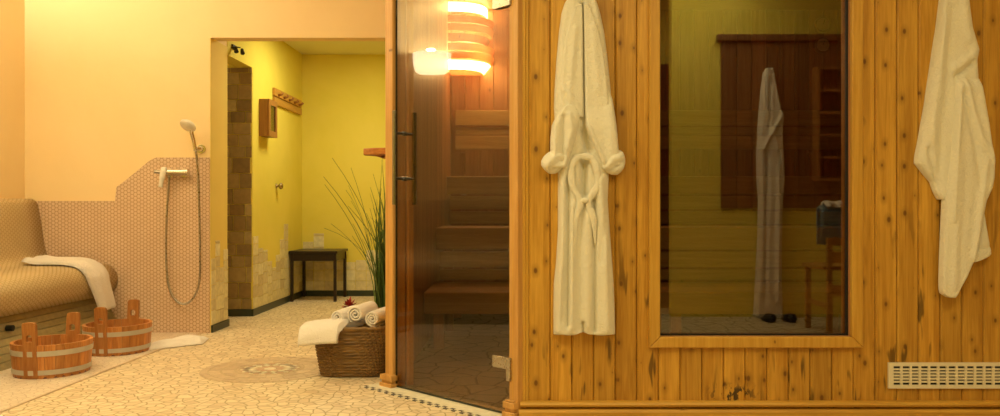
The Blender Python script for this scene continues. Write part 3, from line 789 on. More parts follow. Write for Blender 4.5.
relief('sleeve', lo, Yw-.022, 0.036, M['robe'], r2, edge=0.11, folds=[([(956, 84), (951, 150), (947, 220)], 0.008, 2.4), ([(960, 80), (966, 110), (975, 140), (990, 160)], 0.009, 3), ([(958, 95), (968, 140), (976, 185)], -0.007, 3), ([(975, 100), (986, 150)], 0.004, 3), ([(981, 160), (968, 258)], 0.006, 3), ([(955, 160), (948, 285)], 0.004, 4)], sway=0.001, taper=14)
tl_ = [(190, 962, 982), (205, 963, 983), (225, 965, 986), (244, 966, 989.5), (250, 967, 991), (255, 968, 991), (259, 969, 984), (262, 970, 974)]
relief('hem_corner', tl_, Yw-.002, 0.024, M['robe'], r2, folds=[([(982, 205), (976, 250)], -0.008, 2), ([(970, 252), (990, 246)], -0.006, 1.2)])

# ------------------------------------------------------------------ SHOWER
def SP(px, py, d=0.05): return P(px, py, 5.575-d)
sm = thing('shower_mixer', SP(176, 173, 0), 'chrome single lever shower mixer on the round tile wall', 'tap')
mb = MB().tube([SP(164, 172.5), SP(186, 172.5)], 0.022, 18)
for px in (170, 184): mb.tube([SP(px, 173, 0.0), SP(px, 172.5, .05)], 0.017, 14).tube([SP(px, 173, 0.0), SP(px, 173, .008)], 0.030, 18)
mb.tube([SP(186, 172.5), SP(188.5, 172.5)], 0.026, 18)
mb.build('body', M['chrome'], sm, bevel=0.002)
MB().tube([SP(154.5, 171.5), SP(164, 172.3)], [0.010, 0.016], 12).build('outlet', M['steel'], sm)
tag(MB().tube(catmull([SP(164, 168.5, .055), SP(163.3, 171, .08), SP(162, 178, .085), SP(160.5, 187, .08)], 4), [0.020]*5+[0.019]*4+[0.014]*4, 12, flat=(1.0, 0.6)).build('lever', M['white'], sm, smooth=True), label='white lever')
hs = thing('hand_shower', SP(189, 126, 0), 'white headed hand shower with steel hose hanging in its wall bracket', 'shower')
c = Vector(SP(188, 125.5, .13)); ax = Vector((-0.25, -0.55, -0.75)).normalized()
mb = MB(); a_ = ax.cross(Vector((0, 1, 0))).normalized(); b_ = ax.cross(a_)
prof_ = [(0.0, .014), (.048, .012), (.054, .004), (.054, -.004), (.042, -.016), (.02, -.026), (0.0, -.03)]
vs = []; nn = 24
for r, h in prof_:
    for k in range(nn): vs.append(c+ax*h+a_*r*math.cos(2*PI*k/nn)+b_*r*math.sin(2*PI*k/nn))
mb.add(vs, [(i*nn+k, i*nn+(k+1) % nn, (i+1)*nn+(k+1) % nn, (i+1)*nn+k) for i in range(len(prof_)-1) for k in range(nn)])
mb.build('shower_head', M['white'], hs, smooth=True)
MB().tube(catmull([c-ax*.02+Vector((.01, .0, 0)), SP(191.5, 132, .10), SP(193.5, 140, .075), SP(195.5, 151, .065)], 4), [0.012]*4+[0.013]*4+[0.012]*5, 12).build('handle', M['chrome'], hs, smooth=True)
hose = catmull([SP(195.8, 151, .065), SP(197.5, 165, .05), SP(199, 200, .04), SP(200, 250, .035), (*SP(199.5, 280, .035),), SP(194, 297, .04), SP(184, 304, .045), SP(174, 298, .045), SP(168, 282, .04), SP(166, 250, .035), SP(167, 210, .04), SP(168.5, 190, .045), SP(169, 176, .05)], 8)
MB().tube(hose, 0.0075, 8).build('hose', M['steel'], hs, smooth=True)
sb = thing('shower_bracket', SP(199, 149, 0), 'round chrome wall bracket holding the hand shower', 'bracket')
mb = MB().tube([SP(201, 149, 0), SP(201, 149, .012)], 0.030, 20).tube([SP(201, 149, .01), SP(199, 148.5, .045)], 0.018, 14).tube([SP(200, 148.5, .045), SP(196.2, 148.5, .066)], 0.014, 12)
mb.build('bracket_body', M['chrome'], sb, bevel=0.002)

# ------------------------------------------------------------------ TUBS
def tub(cx, cy, sc, label, rz, seed, tw=1.0):
    r = thing('wooden_tub', (cx, cy, 0), label, 'tub', 'wooden tubs beside the tiled bench')
    ns = 26; H0 = 0.168*sc; rb, rt = 0.168*sc, 0.181*sc; th = 0.015; asp = 1.10
    def ell(a, rr): return (cx+rr*math.cos(a), cy+rr*asp*math.sin(a))
    mb = MB(); rg = random.Random(seed); edges = [2*PI*k/ns+rg.uniform(-.03, .03) for k in range(ns)]
    for k in range(ns):
        a0 = edges[k]+.004; a1 = (edges[(k+1) % ns] + (2*PI if k == ns-1 else 0))-.004
        vs = []
        for j in range(4):
            a = a0+(a1-a0)*j/3
            bul = 0.0015*math.sin(PI*j/3)
            vs += [(*ell(a, rb+bul), 0.004), (*ell(a, rt+bul), H0), (*ell(a, rt-th), H0), (*ell(a, rb-th), 0.004)]
        fs = [(j*4+i, j*4+(i+1) % 4, (j+1)*4+(i+1) % 4, (j+1)*4+i) for j in range(3) for i in range(4)]+[(3, 2, 1, 0), (12, 13, 14, 15)]
        mb.add(vs, fs)
    mb.build('staves', M['stave'], r)
    mb = MB(); mb.prism([ell(2*PI*k/40, rb-th*.5) for k in range(40)], 2, 0.016, 0.03); mb.build('bottom', M['stave'], r)
    mb = MB()
    mb.prism([ell(2*PI*k/48, rb+.001) for k in range(48)], 2, 0.0, 0.012); mb.build('base_rim', plain('wet_dark_wood', (0.16, 0.05, 0.03, 1), 0.4), r)
    for (za, zb) in ((0.022, 0.046), (0.114, 0.140)):
        za *= sc; zb *= sc; vs = []; n = 56
        for k in range(n):
            a = 2*PI*k/n
            for (z, o) in ((za, .0018), (za, .0042), (zb, .0042), (zb, .0018)):
                vs.append((*ell(a, rb+(rt-rb)*z/H0+o), z))
        fs = [(k*4+i, k*4+(i+1) % 4, ((k+1) % n)*4+(i+1) % 4, ((k+1) % n)*4+i) for k in range(n) for i in range(4)]
        MB().add(vs, fs).build('metal_band', M['band'], r, smooth=False)
    for a in (rz-PI/2, rz+PI/2):
        # raised stave with a finger hole: two cheeks, a bridge and a rounded top
        mb = MB(); w = 0.034*sc; ht = 0.284*sc
        ctr = Vector((*ell(a, rt-.002), 0)); d = Vector((math.cos(a), math.sin(a), 0)); s = Vector((-d.y, d.x, 0))
        cb = Vector((*ell(a, rb-.002), 0))
        def pt(u, z, o):
            f_ = z/H0; base = cb.lerp(ctr, min(f_, 1.7)); return base+s*u+d*o+Vector((0, 0, z))
        out_ = [(-w, 0.006), (w, 0.006), (w*.97, H0), (w*.95, ht*.94), (w*.84, ht*.985), (w*.4, ht), (-w*.4, ht), (-w*.84, ht*.985), (-w*.95, ht*.94), (-w*.97, H0)]
        hole = [(-w*.4, H0*1.12), (w*.4, H0*1.12), (w*.45, H0*1.18), (w*.45, H0*1.24), (w*.34, H0*1.30), (w*.12, H0*1.32), (-w*.12, H0*1.32), (-w*.34, H0*1.30), (-w*.45, H0*1.24), (-w*.45, H0*1.18)]
        n = len(out_); vs = []
        for o in (0.006, -0.016):
            vs += [pt(u, z, o) for u, z in out_]; vs += [pt(u, z, o) for u, z in hole]
        fs = []
        for k in range(n):
            k2 = (k+1) % n
            fs += [(k, k2, n+k2, n+k), (2*n+k, 3*n+k, 3*n+k2, 2*n+k2), (k, 2*n+k, 2*n+k2, k2), (n+k, n+k2, 3*n+k2, 3*n+k)]
        mb.add(vs, fs); mb.build('handle', M['stave'], r, bevel=0.002)
    return r
tub(-2.385, 4.235, 1.0, 'wooden tub with two metal bands, nearer one of the pair', 0.0, 1)
tub(-2.352, 4.855, 1.0, 'wooden tub with two metal bands behind the nearer tub, below the draped towel', 0.0, 2)

# ------------------------------------------------------------------ TOWEL ON BENCH
def sweep_cloth(name, path, yspan, th, mat, parent, wob=0.006, seed=1, yc=None, nx=16):
    "cloth draped along path [(x, z)], wide in y"
    path = catmull(path, 6); n = len(path); rg = random.Random(seed)
    top, bot = [], []
    for i, (x, z) in enumerate(path):
        a = path[max(i-1, 0)]; b = path[min(i+1, n-1)]; dx, dz = b[0]-a[0], b[1]-a[1]; L = math.hypot(dx, dz)+1e-9
        nxn, nzn = -dz/L, dx/L
        if nzn < -0.2: nxn, nzn = -nxn, -nzn
        t = i/(n-1); y0, y1 = yspan(t)
        for k in range(nx+1):
            v = k/nx; y = y0+(y1-y0)*v
            e = math.sqrt(max(0, 1-(1-min(1, (1-abs(2*v-1))/.25))**2))
            e2 = math.sqrt(max(0, 1-(1-min(1, min(t, 1-t)/.05))**2))
            h = th*e*max(e2, .25)+wob*(math.sin(v*9+seed+t*2.0)+.6*math.sin(v*17+t*4))*e
            top.append((x+nxn*h, y, z+nzn*h)); bot.append((x+nxn*.001, y, z+nzn*.001))
    m = nx+1; N = len(top); fs = []
    for i in range(n-1):
        for k in range(nx):
            a = i*m+k; fs += [(a, a+1, a+m+1, a+m), (N+a, N+a+m, N+a+m+1, N+a+1)]
    per = list(range(m))+[i*m+nx for i in range(1, n)]+[(n-1)*m+k for k in range(nx-1, -1, -1)]+[i*m for i in range(n-2, 0, -1)]
    for a, b in zip(per, per[1:]+per[:1]): fs.append((a, b, N+b, N+a))
    return MB().add(top+bot, fs).build(name, mat, parent, smooth=True)
o = sweep_cloth('towel', [(-3.12, .505), (-3.03, .488), (-2.93, .487), (-2.83, .484), (-2.752, .464), (-2.702, .412), (-2.688, .36), (-2.676, .30), (-2.668, .24), (-2.664, .185)],
   lambda t: (5.19-.03*math.sin(t*PI)+.16*max(0, t-.6), 5.47-.05*t+.02*math.sin(t*7)), 0.030, M['towel'], None, 0.007, 2)
tag(o, 'white towel draped over the front edge of the tiled bench', 'towel')

# cloth lying on the floor beside the shower
rg = random.Random(5)
nx, ny = 26, 12; top, bot = [], []
for i in range(nx+1):
    for j in range(ny+1):
        u, v = i/nx, j/ny
        px = 143+(203-143)*u+6*v; Y = 4.86+(5.10-4.86)*u+v*(0.20+.10*math.sin(u*3))
        x = (px-CX)*Y/F
        e = min(1, min(u, 1-u)/.06)*min(1, min(v, 1-v)/.12)
        h = .012+.018*abs(math.sin(u*7+v*4))*(.4+u*.6)+.006*math.sin(v*13+u*5)
        top.append((x, Y, .006+max(.003, h)*e)); bot.append((x, Y, .0045))
m = ny+1; N = len(top); fs = []
for i in range(nx):
    for j in range(ny):
        a = i*m+j; fs += [(a, a+1, a+m+1, a+m), (N+a, N+a+m, N+a+m+1, N+a+1)]
per = list(range(m))+[i*m+ny for i in range(1, nx+1)]+[nx*m+k for k in range(ny-1, -1, -1)]+[i*m for i in range(nx-1, 0, -1)]
for a, b in zip(per, per[1:]+per[:1]): fs.append((a, b, N+b, N+a))
tag(MB().add(top+bot, fs).build('floor_towel', M['towel'], None, smooth=True), 'crumpled white towel lying on the floor below the shower', 'towel')

# ------------------------------------------------------------------ BASKET
bc = (-0.842, 4.215)
bk = thing('wicker_basket', (bc[0], bc[1], 0), 'brown woven wicker basket holding rolled towels beside the glass door', 'basket')
def sup(a, rx, ry, e=0.5):
    c, s = math.cos(a), math.sin(a)
    return (rx*math.copysign(abs(c)**e, c), ry*math.copysign(abs(s)**e, s))
mb = MB(); rowsn = 16; lev = rowsn*4; seg = 440; vs = []
for j in range(lev+1):
    z = 0.004+0.240*j/lev; t = j/lev; rx = 0.158+.040*t; ry = 0.110+.033*t
    row = j//4; bul = abs(math.sin(PI*j/4))
    for k in range(seg):
        a = 2*PI*k/seg; w = math.sin(a*38+row*PI*.5)
        off = 0.0075*bul*(0.5+0.5*w)-.0025
        x, y = sup(a, rx+off, ry+off); vs.append((bc[0]+x, bc[1]+y, z))
for j in range(lev+1):
    z = 0.244-0.236*j/lev; t = 1-j/lev
    for k in range(seg):
        x, y = sup(2*PI*k/seg, 0.146+.042*t, 0.098+.035*t); vs.append((bc[0]+x, bc[1]+y, z))
fs = [(j*seg+k, j*seg+(k+1) % seg, (j+1)*seg+(k+1) % seg, (j+1)*seg+k) for j in range(2*lev+1) for k in range(seg)]
fs += [tuple(range(seg)), tuple((2*lev+1)*seg+k for k in range(seg))[::-1]]
mb.add(vs, fs); mb.build('woven_body', M['wicker'], bk)
pts = [(bc[0]+sup(2*PI*k/120, .195, .140)[0], bc[1]+sup(2*PI*k/120, .195, .140)[1], .246+0.0015*math.sin(k*1.3)) for k in range(121)]
MB().tube(pts, [0.0095+.0015*math.sin(k*2.1) for k in range(121)], 8, cap=False).build('rim', M['wicker'], bk, smooth=True)

def towel_roll(c, r, L, yaw, label, turns=2.6, ph=0.0):
    d = Vector((math.sin(yaw), math.cos(yaw), 0.03)).normalized(); s = Vector((d.y, -d.x, 0)).normalized(); up_ = Vector((0, 0, 1))
    c = Vector(c); n = 70; th = 0.0125
    outl, inl = [], []
    for k in range(n+1):
        t = k/n; a = ph+t*turns*2*PI; rr = 0.010+(r-0.010)*t; tt = th*0.42*(1 if t < .97 else .4)
        outl.append((math.cos(a)*(rr), math.sin(a)*(rr))); inl.append((math.cos(a)*(rr-tt*1.7), math.sin(a)*(rr-tt*1.7)))
    loop = outl+inl[::-1]; m = len(loop)
    prof = [(0.0, .94, .006), (0.0, 1, .0), (0.006, 1.02, 0)]
    vs = []; Ls = (0.0, 0.006, 0.02, L*.5, L-.02, L-.006, L); sc_ = (.955, .99, 1.0, 1.015, 1.0, .99, .955)
    for l, q in zip(Ls, sc_):
        for (x, y) in loop: vs.append(c+d*l+s*x*q+up_*y*q)
    fs = [(j*m+k, j*m+(k+1) % m, (j+1)*m+(k+1) % m, (j+1)*m+k) for j in range(len(Ls)-1) for k in range(m)]
    for j in (0, len(Ls)-1):
        for k in range(n):
            fs.append((j*m+k, j*m+k+1, j*m+m-2-k, j*m+m-1-k))
    o = MB().add(vs, fs).build('rolled_towel', M['towel'], None, smooth=True)
    return tag(o, label, 'towel', 'rolled towels in the wicker basket')
Yr = 4.13
towel_roll(P(337.5, 317.5, Yr), .0425, .20, R(14), 'leftmost of the three rolled towels in the wicker basket', ph=2.2)
towel_roll(P(355, 314.5, Yr-.02), .046, .20, R(14), 'middle and highest of the three rolled towels in the wicker basket', ph=.6)
towel_roll(P(372, 319, Yr-.03), .0425, .19, R(14), 'rightmost of the three rolled towels in the wicker basket', ph=1.4)
# supporting towels inside (the heap the visible rolls lie on)
mb = MB(); 
vs = []
o = MB()
for j in range(9):
    t = j/8; z = 0.05+0.165*t
    for k in range(40):
        x, y = sup(2*PI*k/40, .138+.028*t, .088+.025*t, .6); o_ = 0.004*math.sin(k*1.7+j)
        vs.append((bc[0]+x+o_, bc[1]+y, z))
fs = [(j*40+k, j*40+(k+1) % 40, (j+1)*40+(k+1) % 40, (j+1)*40+k) for j in range(8) for k in range(40)]+[tuple(range(40)), tuple(8*40+k for k in range(40))[::-1]]
tag(MB().add(vs, fs).build('folded_towel', M['towel'], None, smooth=True), 'white towels folded flat inside the basket under the rolls', 'towel')
# folded towel over the front left rim
cs = catmull([(4.30, .262), (4.20, .272), (4.10, .277), (4.045, .268), (4.022, .240), (4.016, .195)], 5); n = len(cs)
vs = []; nxx = 22
def thk(t): return 0.030*min(1, (1-t)/.12+.35)
for i in range(nxx+1):
    u = i/nxx; e = math.sqrt(max(0, 1-(1-min(1, u/.12))**2)) if u < .5 else 1
    ring_ = []
    for side in (1, -1):
        rng = range(n) if side == 1 else range(n-1, -1, -1)
        for k in rng:
            y, z = cs[k]; a = cs[max(k-1, 0)]; b = cs[min(k+1, n-1)]; dy, dz = b[0]-a[0], b[1]-a[1]; L = math.hypot(dy, dz)
            ny_, nz_ = (-dz/L, dy/L)
            if nz_ < 0: ny_, nz_ = -ny_, -nz_
            if k > n*0.7: ny_, nz_ = (-abs(ny_), nz_)
            h = 0.0215*max(.18, e)*side*(1 if 1 < k < n-1 else .55)+0.0015*math.sin(k*.9+u*6)
            skew = 0.085*(1-(4.30-y)/.29)
            x = -1.085+(0.200+skew)*u+.02*(1-e)
            ring_.append((x, y+ny_*h, z+nz_*h-.018*(1-u)**2-.010))
    vs += ring_; mlen = len(ring_)
fs = [(i*mlen+k, i*mlen+(k+1) % mlen, (i+1)*mlen+(k+1) % mlen, (i+1)*mlen+k) for i in range(nxx) for k in range(mlen)]+[tuple(range(mlen)), tuple(nxx*mlen+k for k in range(mlen))[::-1]]
tag(MB().add(vs, fs).build('folded_towel', M['towel'], None, smooth=True), 'thick folded white towel hanging over the front left rim of the basket', 'towel')
# flower
fc = Vector(P(349, 306.5, 4.35)); fl = thing('red_flower', fc, 'dark red flower lying behind the rolled towels in the basket', 'flower')
mb = MB(); rg = random.Random(9)
for k in range(46):
    a = rg.uniform(0, 2*PI); el = rg.uniform(-.1, 1.4); d = Vector((math.cos(a)*math.cos(el), math.sin(a)*math.cos(el), math.sin(el)))
    s = d.cross(Vector((0, 0, 1))).normalized(); L = rg.uniform(.035, .055); w = .011; t_ = d.cross(s)
    q0, q1, q2 = fc+d*.003, fc+d*L*.55, fc+d*L
    mb.add([q0-s*.002, q0+s*.002, q1+s*w, q2, q1-s*w, q1+t_*.003], [(0, 1, 5), (1, 2, 5), (2, 3, 5), (3, 4, 5), (4, 0, 5), (0, 4, 3, 2, 1)])
mb.build('petals', M['red'], fl)
MB().tube([fc, fc+Vector((0.0, .0, -.055))], .004, 6).build('stem', M['leaf'], fl)

# ------------------------------------------------------------------ PLANT
pc = (-0.835, 5.15)
pl = thing('potted_reed', (pc[0], pc[1], 0), 'tall grassy reed plant in a clay pot behind the towel basket', 'plant')
mb = MB().lathe([(0, .0), (.085, .0), (.092, .01), (.115, .20), (.122, .205), (.122, .235), (.110, .235), (.104, .20), (0, .195)], (*pc, 0), 32)
mb.build('pot', M['clay'], pl, smooth=False)
MB().lathe([(0, .205), (.103, .203)], (*pc, 0), 24).build('soil', M['soil'], pl)
mb = MB(); rg = random.Random(21)
for k in range(72):
    a = rg.uniform(0, 2*PI); bend = rg.uniform(.03, .30)*(1 if rg.random() < .8 else 1.4); hgt = rg.uniform(.45, .95)
    if math.cos(a) > 0: bend *= .3
    else: bend *= 1.25
    b0 = Vector((pc[0]+rg.uniform(-.06, .06), pc[1]+rg.uniform(-.06, .06), .20)); d = Vector((math.cos(a), math.sin(a), 0)); s = Vector((-d.y, d.x, 0))
    if d.x < 0: s = (s+Vector((.5, -.2, 0))).normalized()
    n = 9; w0 = rg.uniform(.004, .0075); vs = []
    droop = rg.uniform(0, .18) if rg.random() < .4 else 0
    for i in range(n+1):
        t = i/n; p = b0+d*(bend*t**2.0)+Vector((0, 0, hgt*(t-droop*t**4)))
        p.x = max(-1.25, min(-.66, p.x))
        w = w0*(1-t**2.5)+.0004
        vs += [p-s*w, p+Vector((0, 0, -.0015)) + d*.0015, p+s*w]
    fs = [(i*3+j, i*3+j+1, i*3+j+4, i*3+j+3) for i in range(n) for j in range(2)]
    mb.add(vs, fs)
mb.build('leaves', M['leaf'], pl)

# ------------------------------------------------------------------ INNER ROOM FURNITURE
tb = thing('side_table', (-1.85, 7.66, 0), 'small black wooden side table in the corner of the yellow room', 'table')
x0, x1, y0, y1 = -2.058, -1.645, 7.43, 7.87
MB().box(x0-.012, x1+.012, y0-.012, y1+.012, .432, .455).build('tabletop', M['dark'], tb, bevel=0.004)
MB().box(x0+.01, x1-.01, y0+.008, y0+.022, .365, .432).box(x0+.01, x1-.01, y1-.022, y1-.008, .365, .432).box(x0+.008, x0+.022, y0+.02, y1-.02, .365, .432).box(x1-.022, x1-.008, y0+.02, y1-.02, .365, .432).build('apron', M['dark'], tb)
for (a, b) in ((x0, y0), (x1-.026, y0), (x0, y1-.026), (x1-.026, y1-.026)):
    MB().box(a, a+.026, b, b+.026, 0, .432).build('leg', M['dark'], tb, bevel=0.003)

cb = thing('wall_cabinet', (-2.07, 6.71, 1.56), 'small brown wooden cabinet with glazed front on the yellow wall', 'cabinet')
mb = MB(); ya, yb, za, zb = 6.61, 6.83, 1.415, 1.71
mb.box(-2.079, -2.012, ya, yb, za, zb); mb.build('case', M['brown'], cb, bevel=0.003)
dd = MB().box(-2.011, -1.996, ya, ya+.04, za, zb).box(-2.011, -1.996, yb-.04, yb, za, zb).box(-2.011, -1.996, ya+.04, yb-.04, za, za+.045).box(-2.011, -1.996, ya+.04, yb-.04, zb-.045, zb).build('door', M['brown'], cb)
MB().box(-2.008, -2.004, ya+.041, yb-.041, za+.046, zb-.046).build('pane', M['smallglass'], dd)
cr = thing('coat_rack', (-2.07, 7.4, 1.78), 'honey wooden coat rack with a row of pegs on the yellow wall', 'coat rack')
MB().box(-2.079, -2.058, 6.97, 7.83, 1.715, 1.775).box(-2.079, -2.058, 6.97, 7.83, 1.785, 1.852).build('board', M['honey'], cr, bevel=0.003)
for k in range(5):
    y = 7.07+k*.165
    MB().tube([(-2.06, y, 1.80), (-2.03, y, 1.806), (-2.02, y, 1.822)], [0.011, 0.009, 0.012], 10).build('peg', M['brown'], cr, smooth=True)
c = P(277, 186, 7.08)
kb = MB().lathe([(0, -2.022), (0.018, -2.024), (0.028, -2.034), (0.028, -2.046), (0.012, -2.055), (0.012, -2.07), (0.022, -2.079)], (0, 7.08, c[2]), 20, 'X')
tag(kb.build('round_wall_fitting', metal('dull_brass', (0.35, 0.28, 0.14, 1), .35), None, smooth=True), 'round dull metal knob on the yellow wall left of the corner', 'fitting')
# small twin spotlight on the header
sp = thing('spotlight', (-2.02, 5.85, 2.03), 'tiny black twin spotlight at the top left corner of the passage', 'spotlight')
mb = MB().box(-2.08, -2.065, 5.98, 6.06, 1.99, 2.02).tube([(-2.065, 6.0, 2.005), (-2.02, 6.0, 2.00)], .004, 8)
mb.build('bracket', M['black'], sp)
for i in range(2):
    c0 = Vector((-2.055+.045*i, 6.0, 2.0-.012*i)); MB().tube([c0, c0+Vector((.012, -.02, -.035))], [.010, .016], 12).build('spot_head', M['black'], sp)

# rustic shelf on the cabin side wall
sh = thing('corner_shelf', (-0.72, 4.4, 1.12), 'rough orange wooden wedge shelf jutting out beside the glass door', 'shelf')
pts = [(-0.62, 4.28), (-0.70, 4.285), (-0.76, 4.30), (-0.82, 4.345), (-0.826, 4.40), (-0.78, 4.47), (-0.70, 4.50), (-0.62, 4.505)]
MB().prism(pts, 2, 1.118, 1.152).build('board', M['orange'], sh, bevel=0.004)
MB().add([(-0.621, 4.36, 1.117), (-0.621, 4.42, 1.117), (-0.77, 4.38, 1.117), (-0.77, 4.40, 1.117), (-0.621, 4.36, 1.085), (-0.621, 4.42, 1.085), (-0.72, 4.38, 1.10), (-0.72, 4.40, 1.10)],
  [(0, 1, 3, 2), (4, 6, 7, 5), (0, 2, 6, 4), (1, 5, 7, 3), (0, 4, 5, 1), (2, 3, 7, 6)]).build('bracket', M['orange'], sh)

# ------------------------------------------------------------------ BEHIND THE CAMERA (seen mirrored in the window)
YM = D1+.03
def RP(px, py, Yreal):
    D = 2*YM-Yreal; return ((px-CX)*D/F, Yreal, H-(py-CY)*D/F)
# panelled door and wooden wall panel on the rear wall
mb = MB().box(0.35, 1.26, -.30, -.27, 0, 2.05); struct(mb, 'door_2', M['dark'], bevel=0.005)
wp = thing('wall_panel', (2.4, YQ, .85), 'large reddish wooden panel with cubby shelf on the rear wall, mirrored in the window', 'panel')
mb = MB(); x = 1.545
while x < 3.28:
    mb.box(x+.001, min(x+.118, 3.29)-.001, YQ+.002, YQ+.025, .84, 2.12); x += .12
mb.build('boards', M['redw'], wp, bevel=0.004)
MB().box(1.51, 3.3, YQ+.002, YQ+.065, 2.12, 2.17).build('cornice', M['redw'], wp, bevel=0.006)
cu = thing('cubby_shelf', (2.38, YQ+.1, 1.03), 'narrow wooden cubby shelf with five open compartments, mirrored in the window', 'shelf')
for xa in (2.245, 2.475): MB().box(xa, xa+.02, YQ+.026, YQ+.14, 1.045, 1.91).build('side', M['brown'], cu)
for k in range(6):
    z = 1.045+k*.169; MB().box(2.2655, 2.4745, YQ+.028, YQ+.14, z, z+.018).build('shelf', M['brown'], cu)

Yr = YQ+.03; Dr = 2*YM-Yr
# robe mirrored
r3 = thing('bathrobe', (RP(768, 200, Yr)[0], Yr, .1), 'long narrow white bathrobe hanging mirrored in the middle of the window', 'bathrobe')
rows3 = [(69, 765, 771), (74, 762.5, 773), (90, 760.5, 776), (112, 758.5, 781), (118, 758, 783.5), (124, 757.5, 782), (140, 757, 782), (155, 756, 783), (180, 756.5, 784), (200, 758, 782), (240, 757, 781), (280, 755, 781), (316.5, 753, 782)]
relief('body', rows3, Yr, .07, M['robe_w'], r3, D=Dr, facing=1, folds=[([(768, 80), (767, 130)], -.02, 1.5), ([(761, 100), (775, 150)], .02, 1.5), ([(780, 115), (760, 150)], .02, 1.5), ([(765, 160), (763, 300)], -.02, 1.6), ([(776, 165), (775, 300)], .015, 2)], sway=.003, step=.8)
hx, _, hz = RP(768, 72, Yr)
h3 = thing('wall_hook', (hx, YQ+.03, hz), 'small hook behind the collar of the mirrored robe', 'hook')
MB().tube([(hx, YQ+.024, hz+.02), (hx, YQ+.07, hz+.01), (hx, YQ+.075, hz+.03)], .006, 8).build('prong', M['steel'], h3)
# slippers below it
for i, dx in enumerate((-.06, .09)):
    x = hx+dx; sl = thing('slipper', (x, YQ+.24, 0), ('left' if i == 0 else 'right')+' dark slipper on the floor under the mirrored robe', 'slipper', 'pair of dark slippers')
    MB().sphere((x, YQ+.24, .012), (.045, .12, .012), 16, 8).build('sole', M['black'], sl, smooth=True)
    MB().sphere((x, YQ+.28, .03), (.046, .07, .035), 16, 8).build('upper', M['black'], sl, smooth=True)

# wooden chair with towels
ch = thing('wooden_chair', (2.1, 1.1, 0), 'light wooden ladder back chair mirrored at the right edge of the window', 'chair')
cxm, cym = 2.00, 1.27
for dx in (0, .37):
    MB().box(cxm+dx, cxm+dx+.035, cym, cym+.035, 0, .83).build('back_post', M['honey'], ch, bevel=.003)
    MB().box(cxm+dx, cxm+dx+.035, cym-.40, cym-.365, 0, .43).build('leg', M['honey'], ch, bevel=.003)
for z in (.30, .52, .63, .74): MB().box(cxm+.036, cxm+.369, cym+.006, cym+.028, z-.035, z+.035).build('slat', M['honey'], ch, bevel=.003)
MB().box(cxm-.015, cxm+.42, cym-.42, cym-.002, .43, .458).build('seat', M['honey'], ch, bevel=.004)
for xa in (cxm+.008, cxm+.378): MB().box(xa, xa+.02, cym-.364, cym-.001, .18, .21).build('stretcher', M['honey'], ch)
def drape(name, x, y0, y1, ztop, zl, mat, label, th):
    n = 14; vs = []
    prof = [(-th, zl), (-th-.004, ztop-.02), (-th*.6, ztop+.012), (.0175, ztop+.02), (.035+th*.6, ztop+.012), (.039+th, ztop-.02), (.035+th, zl+.05)]
    inner = [(.037, zl+.05), (.036, ztop+.001), (.0175, ztop+.004), (-.001, ztop+.001), (-.002, zl)]
    ring_ = prof+inner; m = len(ring_)
    for k in range(n+1):
        y = y0+(y1-y0)*k/n
        for i, (a, z) in enumerate(ring_): vs.append((y, x+a+(0.004*math.sin(k*1.3+i) if i < len(prof) else 0), z+.004*math.sin(k*.9)))
    fs = [(k*m+i, k*m+(i+1) % m, (k+1)*m+(i+1) % m, (k+1)*m+i) for k in range(n) for i in range(m)]+[tuple(range(m)), tuple(n*m+i for i in range(m))[::-1]]
    return tag(MB().add(vs, fs).build(name, mat, None, smooth=True), label, 'towel')
drape('blue_towel', cym, cxm-.05, cxm+.10, .834, .60, M['blue'], 'blue towel hung over the back of the wooden chair', .03)
drape('white_towel', cym-.0, cxm-.02, cxm+.16, .866, .80, M['towel'], 'white towel on top of the blue towel on the wooden chair', .040)

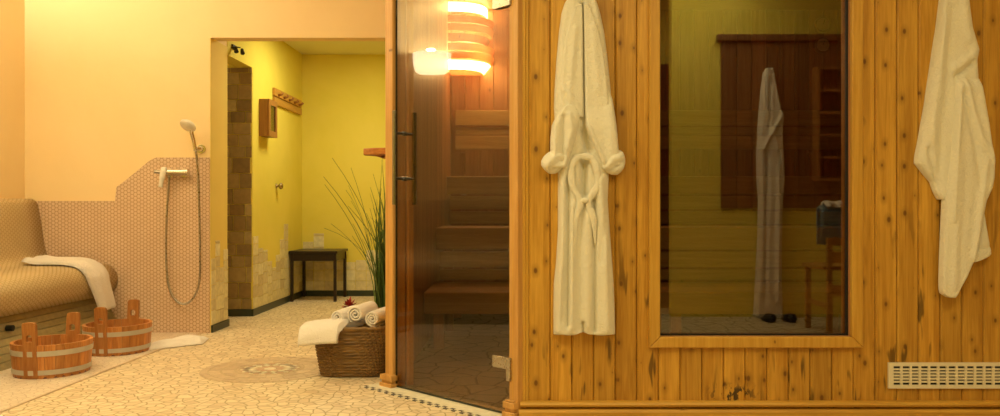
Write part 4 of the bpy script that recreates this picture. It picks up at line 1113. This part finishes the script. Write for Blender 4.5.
# ------------------------------------------------------------------ LIGHTS
def area(name, loc, size, power, col, rot=(0, 0, 0), sizey=None, spread=None):
    l = bpy.data.lights.new(name, 'AREA'); l.energy = power; l.color = col; l.size = size
    if sizey: l.shape = 'RECTANGLE'; l.size_y = sizey
    if spread: l.spread = spread
    o = bpy.data.objects.new(name, l); o.location = loc; o.rotation_euler = rot; COL.objects.link(o); return o
def point(name, loc, power, col, r=.05):
    l = bpy.data.lights.new(name, 'POINT'); l.energy = power; l.color = col; l.shadow_soft_size = r
    o = bpy.data.objects.new(name, l); o.location = loc; COL.objects.link(o); return o
W = (1.0, .885, .50); W2 = (1.0, .90, .52)
area('ceiling_panel_light', (1.0, 1.0, 2.60), 1.6, 41, W, sizey=1.2)
area('ceiling_panel_light', (-1.4, 2.2, 2.60), 1.4, 44, W, sizey=1.2)
area('ceiling_panel_light', (-1.9, 4.2, 2.60), 0.9, 5, W, sizey=0.9)
area('inner_room_light', (-1.35, 6.7, 2.29), 0.5, 21, W2)
point('passage_light', (-2.7, 6.25, 1.9), 1.0, W)
point('sauna_lamp_light', (lc[0]+.13, lc[1]-.13, 2.12), 9, (1.0, .72, .42), .06)
point('sauna_lamp_light', (lc[0]+.40, lc[1]-.40, 1.98), 9, (1.0, .70, .40), .06)
# wall sconce on the left wall (above the bench; mirrored in the door glass)
sc = thing('wall_sconce', (-3.33, 4.0, 2.0), 'glowing half bowl wall light shining upwards, mirrored in the glass door', 'lamp')
mb = MB().lathe([(.0, 1.90), (.10, 1.905), (.135, 1.93), (.15, 2.0), (.152, 2.07), (.146, 2.07), (.143, 2.0), (.128, 1.936), (.0, 1.91)], (-3.33, 4.0, 0), 24, 'Z', a0=-PI/2, a1=PI/2)
mb.build('bowl', M['bowl'], sc, smooth=True)
point('sconce_light', (-3.24, 4.0, 2.045), 180, (1.0, .90, .66), .05)

w = bpy.data.worlds.new('World'); scene.world = w; w.use_nodes = True
w.node_tree.nodes['Background'].inputs[0].default_value = (1, .8, .5, 1); w.node_tree.nodes['Background'].inputs[1].default_value = 0.05

# ------------------------------------------------------------------ CAMERA
cam = bpy.data.cameras.new('Camera'); co = bpy.data.objects.new('Camera', cam); COL.objects.link(co)
co.location = (0, 0, H); co.rotation_euler = (R(90), 0, 0)
cam.sensor_width = 36; cam.lens = F/1000*36; cam.shift_x = -(CX-500)/1000; cam.shift_y = 0.0
cam.clip_start = 0.02
scene.camera = co
scene.view_settings.view_transform = 'Standard'; scene.view_settings.look = 'None'
scene.view_settings.exposure = 0.0; scene.view_settings.gamma = 1.0; scene.view_settings.use_curve_mapping = False
scene.cycles.use_denoising = True
scene.cycles.max_bounces = 10; scene.cycles.diffuse_bounces = 6; scene.cycles.transparent_max_bounces = 12
scene.cycles.sample_clamp_indirect = 6.0
